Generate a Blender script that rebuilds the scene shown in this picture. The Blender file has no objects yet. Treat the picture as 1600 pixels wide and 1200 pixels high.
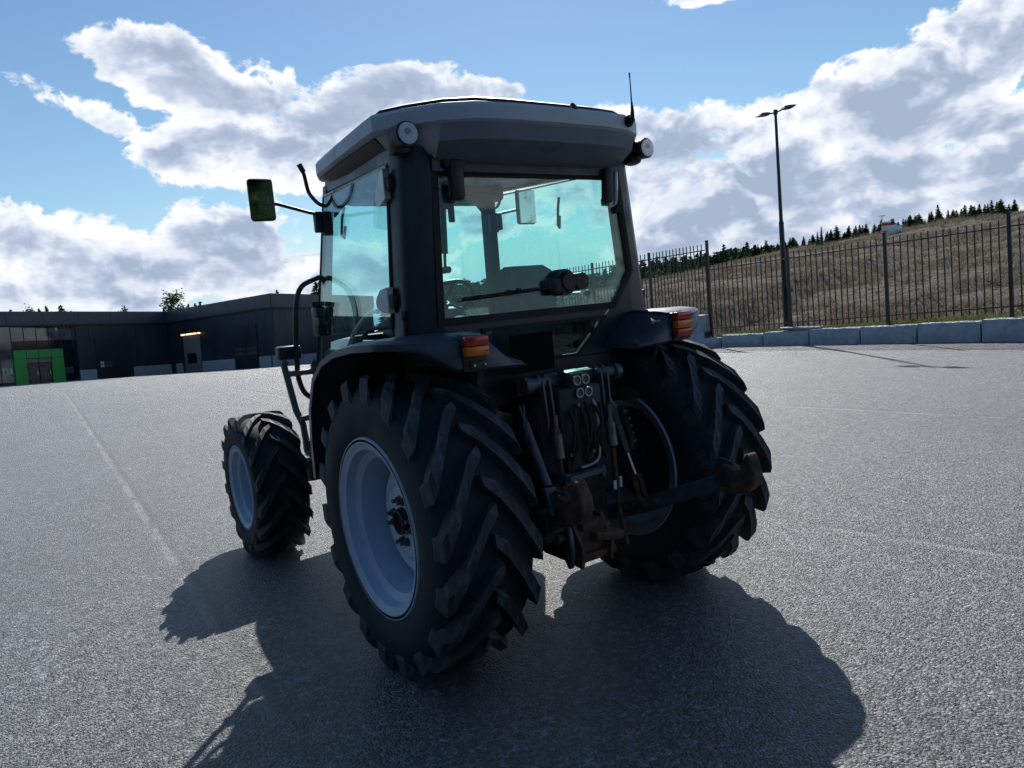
import bpy, bmesh, math, random
import numpy as np
from mathutils import Vector, Matrix

random.seed(7); rng = np.random.default_rng(7)
S = bpy.context.scene
COL = S.collection
R = math.radians
V = Vector

# ------------------------------------------------------------------ camera
CAM = V((-2.491, -3.4008, 1.8901)); YAW, PIT, ROL, FPX = 0.5958, -0.122, -0.084, 1135.35
fwd = V((math.sin(YAW)*math.cos(PIT), math.cos(YAW)*math.cos(PIT), math.sin(PIT)))
rgt = V((math.cos(YAW), -math.sin(YAW), 0)); upv = rgt.cross(fwd)
cR, sR = math.cos(ROL), math.sin(ROL)
cr = rgt*cR + upv*sR; cu = upv*cR - rgt*sR
cd = bpy.data.cameras.new('camera'); cam = bpy.data.objects.new('camera', cd); COL.objects.link(cam)
cd.sensor_width = 36; cd.lens = FPX/1600*36; cd.clip_start = .05; cd.clip_end = 3000
cam.matrix_world = Matrix(((cr.x, cu.x, -fwd.x, CAM.x), (cr.y, cu.y, -fwd.y, CAM.y), (cr.z, cu.z, -fwd.z, CAM.z), (0, 0, 0, 1)))
S.camera = cam
def ray(x, y):                      # direction of a photo pixel (1600 x 1200)
    return fwd + cr*((x-800)/FPX) + cu*((600-y)/FPX)
UP = V((.046, .049, .998)).normalized()   # plumb line: the yard under the tractor slopes by about four degrees

# ------------------------------------------------------------------ light
SUN_AZ = math.atan2(.75, 1.0); SUN_EL = math.atan2(1, 1.25)
sd = V((math.sin(SUN_AZ)*math.cos(SUN_EL), math.cos(SUN_AZ)*math.cos(SUN_EL), math.sin(SUN_EL)))
sl = bpy.data.lights.new('sun', 'SUN'); sl.energy = 5.0; sl.angle = R(.55); sl.color = (1, .95, .87)
so = bpy.data.objects.new('sun', sl); COL.objects.link(so); so.location = (20, 25, 40)
so.rotation_euler = (-sd).to_track_quat('-Z', 'Y').to_euler()
S.view_settings.view_transform = 'Standard'; S.view_settings.look = 'None'
S.view_settings.gamma = 1; S.view_settings.use_curve_mapping = False
S.view_settings.exposure = 0.4
S.cycles.use_denoising = True; S.cycles.denoiser = 'OPENIMAGEDENOISE'; S.cycles.denoising_input_passes = 'RGB_ALBEDO_NORMAL'; S.cycles.denoising_prefilter = 'NONE'; S.cycles.max_bounces = 7; S.cycles.diffuse_bounces = 3; S.cycles.glossy_bounces = 4; S.cycles.transparent_max_bounces = 14; S.cycles.caustics_reflective = False; S.cycles.caustics_refractive = False

W = bpy.data.worlds.new('World'); S.world = W; W.use_nodes = True
wt = W.node_tree; wt.nodes.clear()
class NB:                            # small node-graph helper
    def __init__(s, t): s.t = t
    def n(s, typ, ins=None, **kw):
        nd = s.t.nodes.new(typ)
        for k, v in kw.items(): setattr(nd, k, v)
        for k, v in (ins or {}).items():
            if isinstance(v, bpy.types.NodeSocket): s.t.links.new(v, nd.inputs[k])
            else: nd.inputs[k].default_value = v
        return nd
    def m(s, op, a, b=0.0, c=None, clamp=False):
        ins = {0: a, 1: b}
        if c is not None: ins[2] = c
        return s.n('ShaderNodeMath', ins, operation=op, use_clamp=clamp).outputs[0]
    def vm(s, op, a, b=(0, 0, 0), out=0):
        return s.n('ShaderNodeVectorMath', {0: a, 1: b}, operation=op).outputs[out]
    def sc(s, a, k):
        nd = s.n('ShaderNodeVectorMath', {0: a}, operation='SCALE'); nd.inputs['Scale'].default_value = k
        return nd.outputs[0]
    def ss(s, v, a, b, lo=0., hi=1., kind='SMOOTHSTEP'):
        return s.n('ShaderNodeMapRange', {0: v, 1: a, 2: b, 3: lo, 4: hi}, interpolation_type=kind).outputs[0]
    def noise(s, vec, scale, detail=2., rough=.5, out=0, dist=0.):
        return s.n('ShaderNodeTexNoise', {'Vector': vec, 'Scale': scale, 'Detail': detail, 'Roughness': rough, 'Distortion': dist}).outputs[out]
    def mix(s, f, a, b):
        nd = s.n('ShaderNodeMix', data_type='RGBA')
        for k, v in ((0, f), (6, a), (7, b)):
            if isinstance(v, bpy.types.NodeSocket): s.t.links.new(v, nd.inputs[k])
            else: nd.inputs[k].default_value = v if k == 0 else (*v, 1)
        return nd.outputs[2]
    def ramp(s, f, stops):
        nd = s.n('ShaderNodeValToRGB', {0: f}); e = nd.color_ramp.elements
        while len(e) < len(stops): e.new(.5)
        for el, (p, c) in zip(e, stops): el.position = p; el.color = (*c, 1)
        return nd.outputs[0]

def cloud_group():                   # cloud density as a function of the direction looked at
    g = bpy.data.node_groups.new('cloud_density', 'ShaderNodeTree'); b = NB(g)
    g.interface.new_socket('Dir', in_out='INPUT', socket_type='NodeSocketVector')
    g.interface.new_socket('Bank', in_out='INPUT', socket_type='NodeSocketFloat')
    g.interface.new_socket('Density', in_out='OUTPUT', socket_type='NodeSocketFloat')
    gi = g.nodes.new('NodeGroupInput'); go = g.nodes.new('NodeGroupOutput')
    n1 = b.noise(gi.outputs[0], 7.5, 7, .55)
    n2 = b.noise(gi.outputs[0], 24, 4, .55)
    bil = b.m('ABSOLUTE', b.m('SUBTRACT', n2, .5))
    dens = b.m('MULTIPLY_ADD', b.m('SUBTRACT', n1, .5), 1.5, b.m('MULTIPLY', b.m('SUBTRACT', .10, bil), .9))
    b.t.links.new(b.m('ADD', dens, gi.outputs[1]), go.inputs[0])
    return g
def cloud_banks(b, d, p):
    tot = None                       # the cloud banks that stood in the sky that day, by direction
    for (x, y, rx, ry, rot, w) in CLOUDS:
        c = ray(x, y).normalized(); e1 = (ray(x+10, y+10*math.tan(R(rot))).normalized()-c).normalized(); e2 = c.cross(e1).normalized()
        df = b.vm('SUBTRACT', d, tuple(c))
        u = b.vm('DOT_PRODUCT', df, tuple(e1*FPX/rx), out=1); v = b.vm('DOT_PRODUCT', df, tuple(e2*FPX/ry), out=1)
        q = b.m('MULTIPLY_ADD', u, u, b.m('MULTIPLY', v, v))
        w_ = b.m('MULTIPLY_ADD', q, -.40, w+.12)
        tot = w_ if tot is None else b.m('SMOOTH_MAX', tot, w_, .12)
    low = b.ss(b.noise(p, 1.7, 2, .5), .46, .66, -.30, .30)          # elsewhere: scattered cumulus
    inview = b.ss(b.vm('DOT_PRODUCT', d, tuple(ray(800, 230).normalized()), out=1), .66, .80)
    low = b.m('SUBTRACT', low, b.ss(b.n('ShaderNodeSeparateXYZ', {0: d}).outputs[2], .22, .5, 0., .5))
    bg = b.m('MULTIPLY_ADD', inview, b.m('SUBTRACT', -.5, low), low)
    return b.m('SUBTRACT', b.m('MAXIMUM', b.m('MAXIMUM', tot, -.6), bg), .12)
CLOUDS = [(235, 95, 100, 52, 12, .34), (330, 150, 150, 52, 22, .36), (430, 170, 70, 60, 30, .30), (115, 160, 110, 26, 25, .24), (170, 195, 60, 22, 35, .2),
          (300, 232, 110, 36, -4, .36), (430, 235, 170, 62, 0, .42), (540, 205, 130, 70, 0, .42), (660, 155, 150, 44, 2, .40), (790, 150, 70, 30, 5, .3), (350, 272, 40, 26, 40, .25),
          (50, 400, 130, 66, 0, .42), (60, 460, 190, 40, 0, .38), (210, 430, 120, 66, 0, .38), (360, 385, 95, 66, 0, .45), (410, 345, 60, 36, 0, .36), (430, 440, 200, 50, 0, .40), (620, 420, 120, 60, 0, .36),
          (1060, 230, 90, 60, 0, .40), (1130, 210, 75, 44, 0, .36), (1200, 190, 55, 34, 0, .30), (1060, 330, 130, 100, 0, .46), (1190, 300, 120, 100, 0, .42),
          (1310, 180, 70, 60, -10, .38), (1400, 150, 130, 70, -18, .46), (1520, 90, 110, 80, -25, .46), (1580, 30, 80, 60, -25, .4), (1450, 200, 160, 40, -8, .4),
          (1290, 320, 120, 60, -5, .40), (1420, 290, 130, 62, -4, .44), (1540, 275, 100, 58, 0, .42), (1595, 222, 34, 26, 0, .34), (1350, 350, 220, 50, -8, .40),
          (1090, -4, 70, 16, -6, .26), (900, 260, 160, 90, 0, .34), (760, 330, 160, 60, 0, .3)]
wb = NB(wt)
tc = wb.n('ShaderNodeTexCoord').outputs['Generated']
sky = wb.n('ShaderNodeTexSky', sky_type='NISHITA', sun_disc=False, sun_elevation=SUN_EL, sun_rotation=SUN_AZ,
           air_density=1.15, dust_density=.15, ozone_density=4.0, altitude=200)
cg = cloud_group()
pst = wb.vm('MULTIPLY', tc, (1, 1, 1.5))
bank_ = cloud_banks(wb, tc, pst)
wrp = wb.sc(wb.vm('SUBTRACT', wb.noise(pst, 9, 1, .5, out=1), (.5, .5, .5)), .05)
pw = wb.vm('ADD', pst, wrp)
d1 = wb.n('ShaderNodeGroup', {0: pw, 1: bank_}, node_tree=cg).outputs[0]
alpha = wb.ss(d1, .03, .16)
s1 = wb.noise(pw, 11., 4.2, .56); s2 = wb.noise(wb.vm('ADD', pw, tuple((sd*.25 + V((0, 0, 1)))*.026)), 11., 4.2, .56)
thick = wb.ss(wb.m('MULTIPLY_ADD', wb.m('SUBTRACT', s1, .5), 1.5, bank_), .05, .50)
lit = wb.ss(wb.m('SUBTRACT', s1, s2), -.13, .15)
edge = wb.ss(d1, .45, .08)
shade = wb.m('MULTIPLY_ADD', lit, .80, wb.m('MULTIPLY_ADD', thick, -.52, wb.m('MULTIPLY', edge, .36)))
ccol = wb.ramp(wb.m('ADD', shade, .27, clamp=True), [(0., (4.4, 5.4, 7.2)), (.30, (6.2, 7.1, 8.9)), (.60, (9.2, 9.8, 10.9)), (1., (12., 12.1, 12.2))])
zc = wb.n('ShaderNodeSeparateXYZ', {0: tc}).outputs[2]
skyc = wb.mix(wb.ss(zc, .10, -.01, 0., .9), sky.outputs[0], (6.0, 7.6, 10.2))      # pale air near the horizon
skyc = wb.vm('MULTIPLY', skyc, (1.0, 1.1, 1.12))
bgc = wb.mix(alpha, skyc, ccol)
bgn = wb.n('ShaderNodeBackground', {'Color': bgc, 'Strength': .067})
wo = wb.n('ShaderNodeOutputWorld'); wt.links.new(bgn.outputs[0], wo.inputs[0])

# ------------------------------------------------------------------ materials
MAT = {}
def mat(name, base, rough=.5, metal=0., spec=.5, var=.15, vscale=6., bump=0., bscale=60., dirt=None, dirtamt=.5, dscale=3., coat=0., emis=None):
    m = bpy.data.materials.new(name); m.use_nodes = True; t = m.node_tree; b = NB(t)
    p = t.nodes['Principled BSDF']; oc = b.n('ShaderNodeTexCoord').outputs['Object']
    n1 = b.noise(oc, vscale, 6, .6)
    lo = tuple(c*(1-var) for c in base); hi = tuple(min(1, c*(1+var)) for c in base)
    c = b.mix(b.ss(n1, .3, .7), lo, hi)
    rg = b.ss(n1, .25, .75, max(.03, rough-.09), min(1, rough+.09))
    if dirt:
        nd = b.ss(b.noise(oc, dscale, 8, .68), .62-.35*dirtamt, .82-.2*dirtamt)
        c = b.mix(b.m('MULTIPLY', nd, dirtamt+.2, clamp=True), c, dirt)
        rg = b.m('ADD', rg, b.m('MULTIPLY', nd, .25), clamp=True)
    t.links.new(c, p.inputs['Base Color']); t.links.new(rg, p.inputs['Roughness'])
    p.inputs['Metallic'].default_value = metal; p.inputs['Specular IOR Level'].default_value = spec
    p.inputs['Coat Weight'].default_value = coat
    if bump:
        bn = b.n('ShaderNodeBump', {'Height': b.noise(oc, bscale, 5, .6), 'Strength': bump, 'Distance': .01})
        t.links.new(bn.outputs[0], p.inputs['Normal'])
    if emis: p.inputs['Emission Color'].default_value = (*emis[0], 1); p.inputs['Emission Strength'].default_value = emis[1]
    MAT[name] = m; return m
mat('rubber', (.014, .022, .031), .72, spec=.35, var=.25, vscale=9, bump=.25, bscale=90, dirt=(.055, .064, .072), dirtamt=.4, dscale=7)
mat('lug_rubber', (.028, .037, .047), .66, spec=.4, var=.3, vscale=14, bump=.3, bscale=70, dirt=(.15, .158, .165), dirtamt=.45, dscale=10)
mat('rim_paint', (.42, .54, .70), .42, spec=.5, var=.06, dirt=(.30, .29, .28), dirtamt=.25, dscale=5)
mat('rim_flange_shade', (.11, .125, .15), .5, var=.15)  # inner flange coloured darker than the rim, shade painted in
mat('rim_inner_shade', (.055, .06, .07), .6, var=.2, dirt=(.03, .03, .03), dirtamt=.4)  # disc back made near black: the shade of the rim cavity as colour
mat('hub_paint', (.56, .65, .78), .4, var=.06, dirt=(.25, .23, .2), dirtamt=.35, dscale=9)
mat('nut_steel', (.16, .13, .11), .6, metal=.6, var=.3, vscale=30, dirt=(.12, .06, .03), dirtamt=.5, dscale=20)
mat('fender_paint', (.042, .055, .08), .36, spec=.5, var=.12, dirt=(.10, .105, .115), dirtamt=.22, dscale=5, bump=.04, bscale=300)
mat('cab_paint', (.018, .025, .042), .38, var=.15, dirt=(.05, .055, .065), dirtamt=.15, dscale=4)
mat('roof_plastic', (.50, .54, .62), .5, var=.08, vscale=3, dirt=(.20, .195, .185), dirtamt=.3, dscale=4, bump=.05, bscale=250)
mat('roof_lower', (.40, .46, .56), .52, var=.08, vscale=3, dirt=(.15, .15, .15), dirtamt=.3, dscale=4, bump=.05, bscale=250)
mat('black_plastic', (.018, .019, .021), .5, var=.3, bump=.05, bscale=200, dirt=(.07, .068, .065), dirtamt=.2, dscale=8)
mat('black_rubber', (.012, .012, .013), .75, var=.2)
mat('black_steel', (.020, .022, .026), .42, metal=.0, var=.3, vscale=12, dirt=(.10, .075, .055), dirtamt=.25, dscale=9)
mat('cast_iron', (.036, .040, .046), .62, metal=.2, var=.4, vscale=12, bump=.3, bscale=50, dirt=(.085, .06, .045), dirtamt=.5, dscale=8)
mat('link_steel', (.095, .108, .128), .5, metal=.4, var=.35, vscale=20, bump=.15, bscale=60, dirt=(.17, .165, .16), dirtamt=.5, dscale=18)
mat('rod_steel', (.20, .205, .21), .45, metal=.6, var=.25, vscale=20, dirt=(.09, .07, .05), dirtamt=.45, dscale=12)
mat('reflector', (.34, .37, .40), .42, metal=.7, var=.15, vscale=60)
mat('chrome', (.82, .85, .9), .12, metal=1., var=.03)
mat('rust', (.13, .070, .050), .8, metal=.15, var=.45, vscale=22, bump=.4, bscale=55, dirt=(.05, .04, .035), dirtamt=.5, dscale=9)
mat('brass', (.62, .36, .14), .35, metal=.9, var=.2)
mat('alu', (.55, .56, .57), .38, metal=.6, var=.12, dirt=(.2, .19, .18), dirtamt=.3, dscale=9)
mat('step_alu', (.20, .20, .205), .5, metal=.3, var=.15, dirt=(.12, .115, .11), dirtamt=.4, dscale=9)
mat('hinge_white', (.66, .68, .72), .45, var=.06, dirt=(.35, .35, .35), dirtamt=.3, dscale=15)
mat('red_paint', (.42, .02, .025), .3, var=.1, coat=.4)
mat('seat_fabric', (.17, .15, .15), .85, var=.2, vscale=12, bump=.25, bscale=220)
mat('lamp_red', (.52, .02, .015), .18, var=.15, vscale=25, spec=.6)
mat('lamp_amber', (.75, .17, .015), .18, var=.15, vscale=25, spec=.6)
mat('plate_black', (.004, .004, .004), .8, spec=.1, var=.0)
mat('mirror', (.55, .58, .6), .06, metal=1., var=.06, dirt=(.12, .12, .11), dirtamt=.35, dscale=6)
mat('cladding', (.020, .026, .040), .5, var=.2, vscale=.4, dirt=(.06, .065, .075), dirtamt=.2, dscale=.6)
mat('fascia', (.044, .055, .074), .45, var=.12, vscale=.5)
mat('door_dark', (.016, .019, .028), .45, var=.2, vscale=.6)
mat('plinth', (.36, .38, .42), .8, var=.1, vscale=1.5, bump=.1, bscale=9)
mat('green_panel', (.018, .30, .055), .38, var=.08, vscale=.8)
mat('dark_glass', (.008, .011, .018), .08, spec=.35, var=.1)
mat('grey_glass', (.085, .085, .095), .12, spec=.8, var=.25, vscale=.35)
mat('stock_white', (.5, .5, .47), .6, var=.3, vscale=2)
mat('door_grey', (.19, .18, .18), .6, var=.1)
mat('fence_black', (.014, .014, .018), .4, var=.2, vscale=20, dirt=(.05, .05, .055), dirtamt=.2, dscale=30)
mat('rail_top', (.05, .05, .06), .3, metal=.5, var=.2, vscale=20)
mat('block', (.42, .46, .51), .85, var=.22, vscale=3.5, bump=.5, bscale=14, dirt=(.28, .30, .33), dirtamt=.5, dscale=2.3)
mat('lamp_post', (.018, .020, .024), .45, var=.15)
mat('lamp_head', (.10, .10, .10), .5, var=.1)
mat('bark', (.055, .042, .032), .9, var=.3, vscale=20, bump=.4, bscale=40)
mat('birch_bark', (.45, .43, .40), .8, var=.4, vscale=12)
mat('spruce', (.042, .080, .040), .9, spec=.0, var=.35, vscale=1.3)
mat('spruce_young', (.11, .17, .05), .9, spec=.0, var=.35, vscale=1.3)
mat('leaf', (.085, .13, .035), .6, spec=.3, var=.35, vscale=2)
mat('leaf_yellow', (.15, .16, .035), .6, spec=.3, var=.35, vscale=2)
mat('sign_white', (.75, .75, .75), .5, var=.05)
mat('sign_red', (.5, .03, .03), .5, var=.05)
mat('strip_light', (.9, .7, .5), .4, emis=((1., .62, .34), 1.6))

def thin_glass(name, tint, refl=1.0, streak=0.):
    m = bpy.data.materials.new(name); m.use_nodes = True; t = m.node_tree; t.nodes.clear(); b = NB(t)
    oc = b.n('ShaderNodeTexCoord').outputs['Object']
    tr = b.n('ShaderNodeBsdfTransparent', {'Color': (*tint, 1)}).outputs[0]
    gl = b.n('ShaderNodeBsdfGlossy', {'Color': (1, 1, 1, 1), 'Roughness': .015}).outputs[0]
    bf = b.n('ShaderNodeNewGeometry').outputs['Backfacing']
    fr = b.n('ShaderNodeFresnel', {'IOR': b.m('MULTIPLY_ADD', bf, 1/1.5-1.5, 1.5)}).outputs[0]
    sh = b.n('ShaderNodeMixShader', {0: b.m('MULTIPLY', fr, refl, clamp=True), 1: tr, 2: gl}).outputs[0]
    # rain-washed dust: streaks that run down the pane
    st = b.noise(b.vm('MULTIPLY', oc, (26, 26, 1.3)), 1., 5, .65)
    zz = b.n('ShaderNodeSeparateXYZ', {0: oc}).outputs[2]
    lowz = b.ss(zz, 2.35, 1.75)
    du = b.m('ADD', b.m('MULTIPLY', b.m('MULTIPLY', b.ss(st, .52, .78), lowz), .55*streak), b.m('MULTIPLY', b.ss(b.noise(oc, 5, 6, .7), .45, .8), .07*streak), clamp=True)
    df = b.n('ShaderNodeBsdfDiffuse', {'Color': (.34, .36, .35, 1)}).outputs[0]
    tl = b.n('ShaderNodeBsdfTranslucent', {'Color': (.34, .36, .35, 1)}).outputs[0]
    dd = b.n('ShaderNodeMixShader', {0: .5, 1: df, 2: tl}).outputs[0]
    sh = b.n('ShaderNodeMixShader', {0: du, 1: sh, 2: dd}).outputs[0]
    o = b.n('ShaderNodeOutputMaterial'); t.links.new(sh, o.inputs[0]); MAT[name] = m
thin_glass('cab_glass', (.80, .96, .945), .8, .26)
thin_glass('side_glass', (.79, .95, .94), 1.0, .14)
thin_glass('lamp_lens', (.95, .97, 1.), 1.2, .2)

def asphalt_material():
    m = bpy.data.materials.new('asphalt'); m.use_nodes = True; t = m.node_tree; b = NB(t)
    p = t.nodes['Principled BSDF']; pos = b.n('ShaderNodeNewGeometry').outputs['Position']
    xyz = b.n('ShaderNodeSeparateXYZ', {0: pos}); X, Y = xyz.outputs[0], xyz.outputs[1]
    flat = b.n('ShaderNodeCombineXYZ', {0: X, 1: Y, 2: 0.}).outputs[0]
    v = b.n('ShaderNodeTexVoronoi', {'Vector': flat, 'Scale': 85., 'Randomness': 1.}, feature='F1')
    stone = v.outputs['Color']; sv = b.n('ShaderNodeSeparateColor', {0: stone}).outputs[0]
    fine = b.noise(flat, 260, 3, .6)
    v2 = b.n('ShaderNodeTexVoronoi', {'Vector': flat, 'Scale': 38., 'Randomness': 1.}, feature='F1'); sv2 = b.n('ShaderNodeSeparateColor', {0: v2.outputs['Color']}).outputs[1]
    gr3 = b.noise(flat, 14, 4, .7)
    big = b.noise(flat, .35, 5, .6); mid = b.noise(flat, 3.2, 6, .65)
    lum = b.m('MULTIPLY', b.ss(sv, 0, 1, .12, 2.2, 'LINEAR'), b.ss(big, .3, .7, .86, 1.16))
    lum = b.m('MULTIPLY', lum, b.ss(sv2, 0, 1, .5, 1.5, 'LINEAR')); lum = b.m('MULTIPLY', lum, b.ss(gr3, .3, .7, .72, 1.3))
    lum = b.m('MULTIPLY', lum, b.ss(mid, .3, .72, .86, 1.14))
    base = b.mix(sv, (.050, .057, .069), (.084, .091, .104))
    # paving joints and roller marks: straight strips between two points of the yard
    def strip(p0, p1, w, wob=.03):
        p0 = V((*p0, 0)); p1 = V((*p1, 0)); d = (p1-p0).normalized(); nrm = V((-d.y, d.x, 0))
        rel = b.vm('SUBTRACT', flat, tuple(p0))
        q = b.vm('DOT_PRODUCT', rel, tuple(nrm), out=1); al = b.vm('DOT_PRODUCT', rel, tuple(d), out=1)
        q = b.m('ADD', q, b.m('MULTIPLY', b.m('SUBTRACT', b.noise(flat, 1.3, 4, .6), .5), wob*2))
        inside = b.m('MULTIPLY', b.ss(al, -.4, .4), b.ss(al, (p1-p0).length+.4, (p1-p0).length-.4))
        return b.m('MULTIPLY', b.ss(b.m('ABSOLUTE', q), w, w*.35), inside), b.m('MULTIPLY', b.ss(b.m('ABSOLUTE', b.m('SUBTRACT', q, w*1.3)), w, w*.35), inside)
    def gp(x, y):
        dd = ray(x, y); k = -CAM.z/dd.z; q = CAM+dd*k; return (q.x, q.y)
    light = None; dark = None
    for (a, c, w) in ((gp(98, 608), gp(420, 1110), .05), (gp(1180, 632), gp(1640, 657), .05), (gp(1200, 810), gp(1640, 880), .05), (gp(1090, 546), gp(1640, 552), .05), (gp(360, 605), gp(452, 622), .07)):
        l_, d_ = strip(a, c, w)
        light = l_ if light is None else b.m('MAXIMUM', light, l_)
        dark = d_ if dark is None else b.m('MAXIMUM', dark, d_)
    brk = b.ss(b.noise(flat, 2.2, 4, .7), .36, .6)
    light = b.m('MULTIPLY', light, brk)
    nl = b.n('ShaderNodeMix', {0: 1.}, data_type='RGBA', blend_type='MULTIPLY')
    t.links.new(base, nl.inputs[6]); cc = b.n('ShaderNodeCombineColor', {0: lum, 1: lum, 2: lum}).outputs[0]; t.links.new(cc, nl.inputs[7])
    col = b.mix(b.m('MULTIPLY', light, .85), nl.outputs[2], (.24, .24, .245))
    col = b.mix(b.m('MULTIPLY', dark, .5), col, (.022, .022, .024))
    t.links.new(col, p.inputs['Base Color'])
    t.links.new(b.ss(sv, 0, 1, .34, .56, 'LINEAR'), p.inputs['Roughness'])
    p.inputs['Specular IOR Level'].default_value = 1.0
    hgt = b.m('ADD', b.m('MULTIPLY', b.m('SUBTRACT', 1, b.m('MULTIPLY', v.outputs['Distance'], 1.)), 1.), b.m('MULTIPLY', fine, .5))
    hgt = b.m('ADD', hgt, b.m('MULTIPLY', sv, .55)); hgt = b.m('ADD', hgt, b.m('MULTIPLY', sv2, .5))
    bn = b.n('ShaderNodeBump', {'Height': hgt, 'Strength': 1., 'Distance': .013})
    t.links.new(bn.outputs[0], p.inputs['Normal'])
    MAT['asphalt'] = m
asphalt_material()
def soil_material():
    m = bpy.data.materials.new('dry_bank'); m.use_nodes = True; t = m.node_tree; b = NB(t)
    p = t.nodes['Principled BSDF']; pos = b.n('ShaderNodeNewGeometry').outputs['Position']
    n1 = b.noise(pos, .5, 8, .65); n2 = b.noise(pos, 4., 8, .7)
    c = b.mix(b.ss(n2, .35, .65), (.052, .044, .038), (.19, .158, .128))
    c = b.mix(b.m('MULTIPLY', b.ss(n1, .52, .72), .55), c, (.085, .09, .042))
    t.links.new(c, p.inputs['Base Color']); p.inputs['Roughness'].default_value = .95; p.inputs['Specular IOR Level'].default_value = .1
    bn = b.n('ShaderNodeBump', {'Height': b.noise(pos, 2.4, 9, .72), 'Strength': 1., 'Distance': .3}); t.links.new(bn.outputs[0], p.inputs['Normal'])
    MAT['dry_bank'] = m
    for nm, c0, c1 in (('dry_grass', (.085, .070, .054), (.235, .195, .145)), ('green_grass', (.07, .10, .025), (.17, .19, .055))):
        m = bpy.data.materials.new(nm); m.use_nodes = True; t = m.node_tree; b = NB(t); p = t.nodes['Principled BSDF']
        pos = b.n('ShaderNodeNewGeometry').outputs['Position']
        c = b.mix(b.ss(b.noise(pos, 3., 5, .7), .32, .68), c0, c1); t.links.new(c, p.inputs['Base Color']); p.inputs['Roughness'].default_value = .8
        tl = b.n('ShaderNodeBsdfTranslucent'); t.links.new(c, tl.inputs[0])
        mx = b.n('ShaderNodeMixShader', {0: .35, 1: p.outputs[0], 2: tl.outputs[0]}); t.links.new(mx.outputs[0], t.nodes['Material Output'].inputs[0]); MAT[nm] = m
soil_material()

# ------------------------------------------------------------------ mesh helpers
def link(o, parent=None):
    COL.objects.link(o)
    if parent is not None: o.parent = parent
    return o
def obj(name, bm, m, parent=None, sharp=32, loc=None):
    bmesh.ops.recalc_face_normals(bm, faces=bm.faces)
    me = bpy.data.meshes.new(name); bm.to_mesh(me); bm.free()
    ms = m if isinstance(m, (list, tuple)) else [m]
    for x in ms: me.materials.append(MAT[x])
    me.polygons.foreach_set('use_smooth', [True]*len(me.polygons)); me.set_sharp_from_angle(angle=R(sharp))
    o = bpy.data.objects.new(name, me); link(o, parent)
    if loc is not None: o.location = loc
    return o
def raw(name, verts, faces, m, parent=None, smooth=False):
    me = bpy.data.meshes.new(name); me.from_pydata([tuple(v) for v in verts], [], faces); me.update()
    me.materials.append(MAT[m])
    if smooth: me.polygons.foreach_set('use_smooth', [True]*len(me.polygons))
    return link(bpy.data.objects.new(name, me), parent)
def empty(name, loc=(0, 0, 0), parent=None):
    o = bpy.data.objects.new(name, None); o.empty_display_size = .3; link(o, parent); o.location = loc; return o
def tag(o, label=None, cat=None, group=None, kind=None):
    if label: o['label'] = label
    if cat: o['category'] = cat
    if group: o['group'] = group
    if kind: o['kind'] = kind
    return o
def B(): return bmesh.new()
def box(bm, c, s, rot=None, bev=0., seg=2):
    r = bmesh.ops.create_cube(bm, size=1.); vs = r['verts']
    for v in vs: v.co = V((v.co.x*s[0], v.co.y*s[1], v.co.z*s[2]))
    if bev:
        es = list({e for v in vs for e in v.link_edges})
        q = bmesh.ops.bevel(bm, geom=es, offset=min(bev, min(s)*.45), segments=seg, profile=.5, affect='EDGES')
        vs = list(set(q['verts']) | {v for v in vs if v.is_valid})
    M = Matrix.Translation(V(c)) @ (rot.to_4x4() if rot is not None else Matrix())
    for v in vs: v.co = M @ v.co
    return vs
def frame_z(d, hint=V((0, 0, 1))):
    z = d.normalized(); x = hint.cross(z)
    if x.length < 1e-4: x = V((1, 0, 0))
    x.normalize(); y = z.cross(x)
    return Matrix((x, y, z)).transposed()
def beam(bm, p0, p1, w, h, hint=V((0, 0, 1)), bev=.004, ext=0.):
    p0 = V(p0); p1 = V(p1); d = p1-p0
    return box(bm, (p0+p1)/2, (w, h, d.length+ext), frame_z(d, hint), bev, 1)
def tube(bm, pts, r, seg=10, cap=True, round_=0):
    pts = [V(p) for p in pts]
    if round_:
        if isinstance(r, (list, tuple)): r = [r[0]]+[x for x in r[1:-1] for _ in range(5)]+[r[-1]]
        q = [pts[0]]
        for i in range(1, len(pts)-1):
            a, c, e = pts[i-1], pts[i], pts[i+1]; l = min(round_, (a-c).length*.45, (e-c).length*.45)
            s_ = c+(a-c).normalized()*l; t_ = c+(e-c).normalized()*l
            for k in range(5):
                f = k/4; q.append(s_*(1-f)**2+c*2*f*(1-f)+t_*f*f)
        pts = q+[pts[-1]]
    rs = r if isinstance(r, (list, tuple)) else [r]*len(pts)
    rings = []; prev = None
    for i, p in enumerate(pts):
        d = (pts[min(i+1, len(pts)-1)]-pts[max(i-1, 0)]).normalized()
        if prev is None: x = V((0, 0, 1)).cross(d); x = x if x.length > .1 else V((1, 0, 0)).cross(d)
        else: x = prev-d*prev.dot(d)
        x.normalize(); prev = x; y = d.cross(x)
        rings.append([bm.verts.new(p+(x*math.cos(2*math.pi*k/seg)+y*math.sin(2*math.pi*k/seg))*rs[i]) for k in range(seg)])
    for a, c in zip(rings, rings[1:]):
        for k in range(seg): bm.faces.new((a[k], a[(k+1) % seg], c[(k+1) % seg], c[k]))
    if cap: bm.faces.new(rings[0][::-1]); bm.faces.new(rings[-1])
def cyl(bm, p0, p1, r, seg=16, r2=None): tube(bm, [p0, p1], [r, r if r2 is None else r2], seg)
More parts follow.
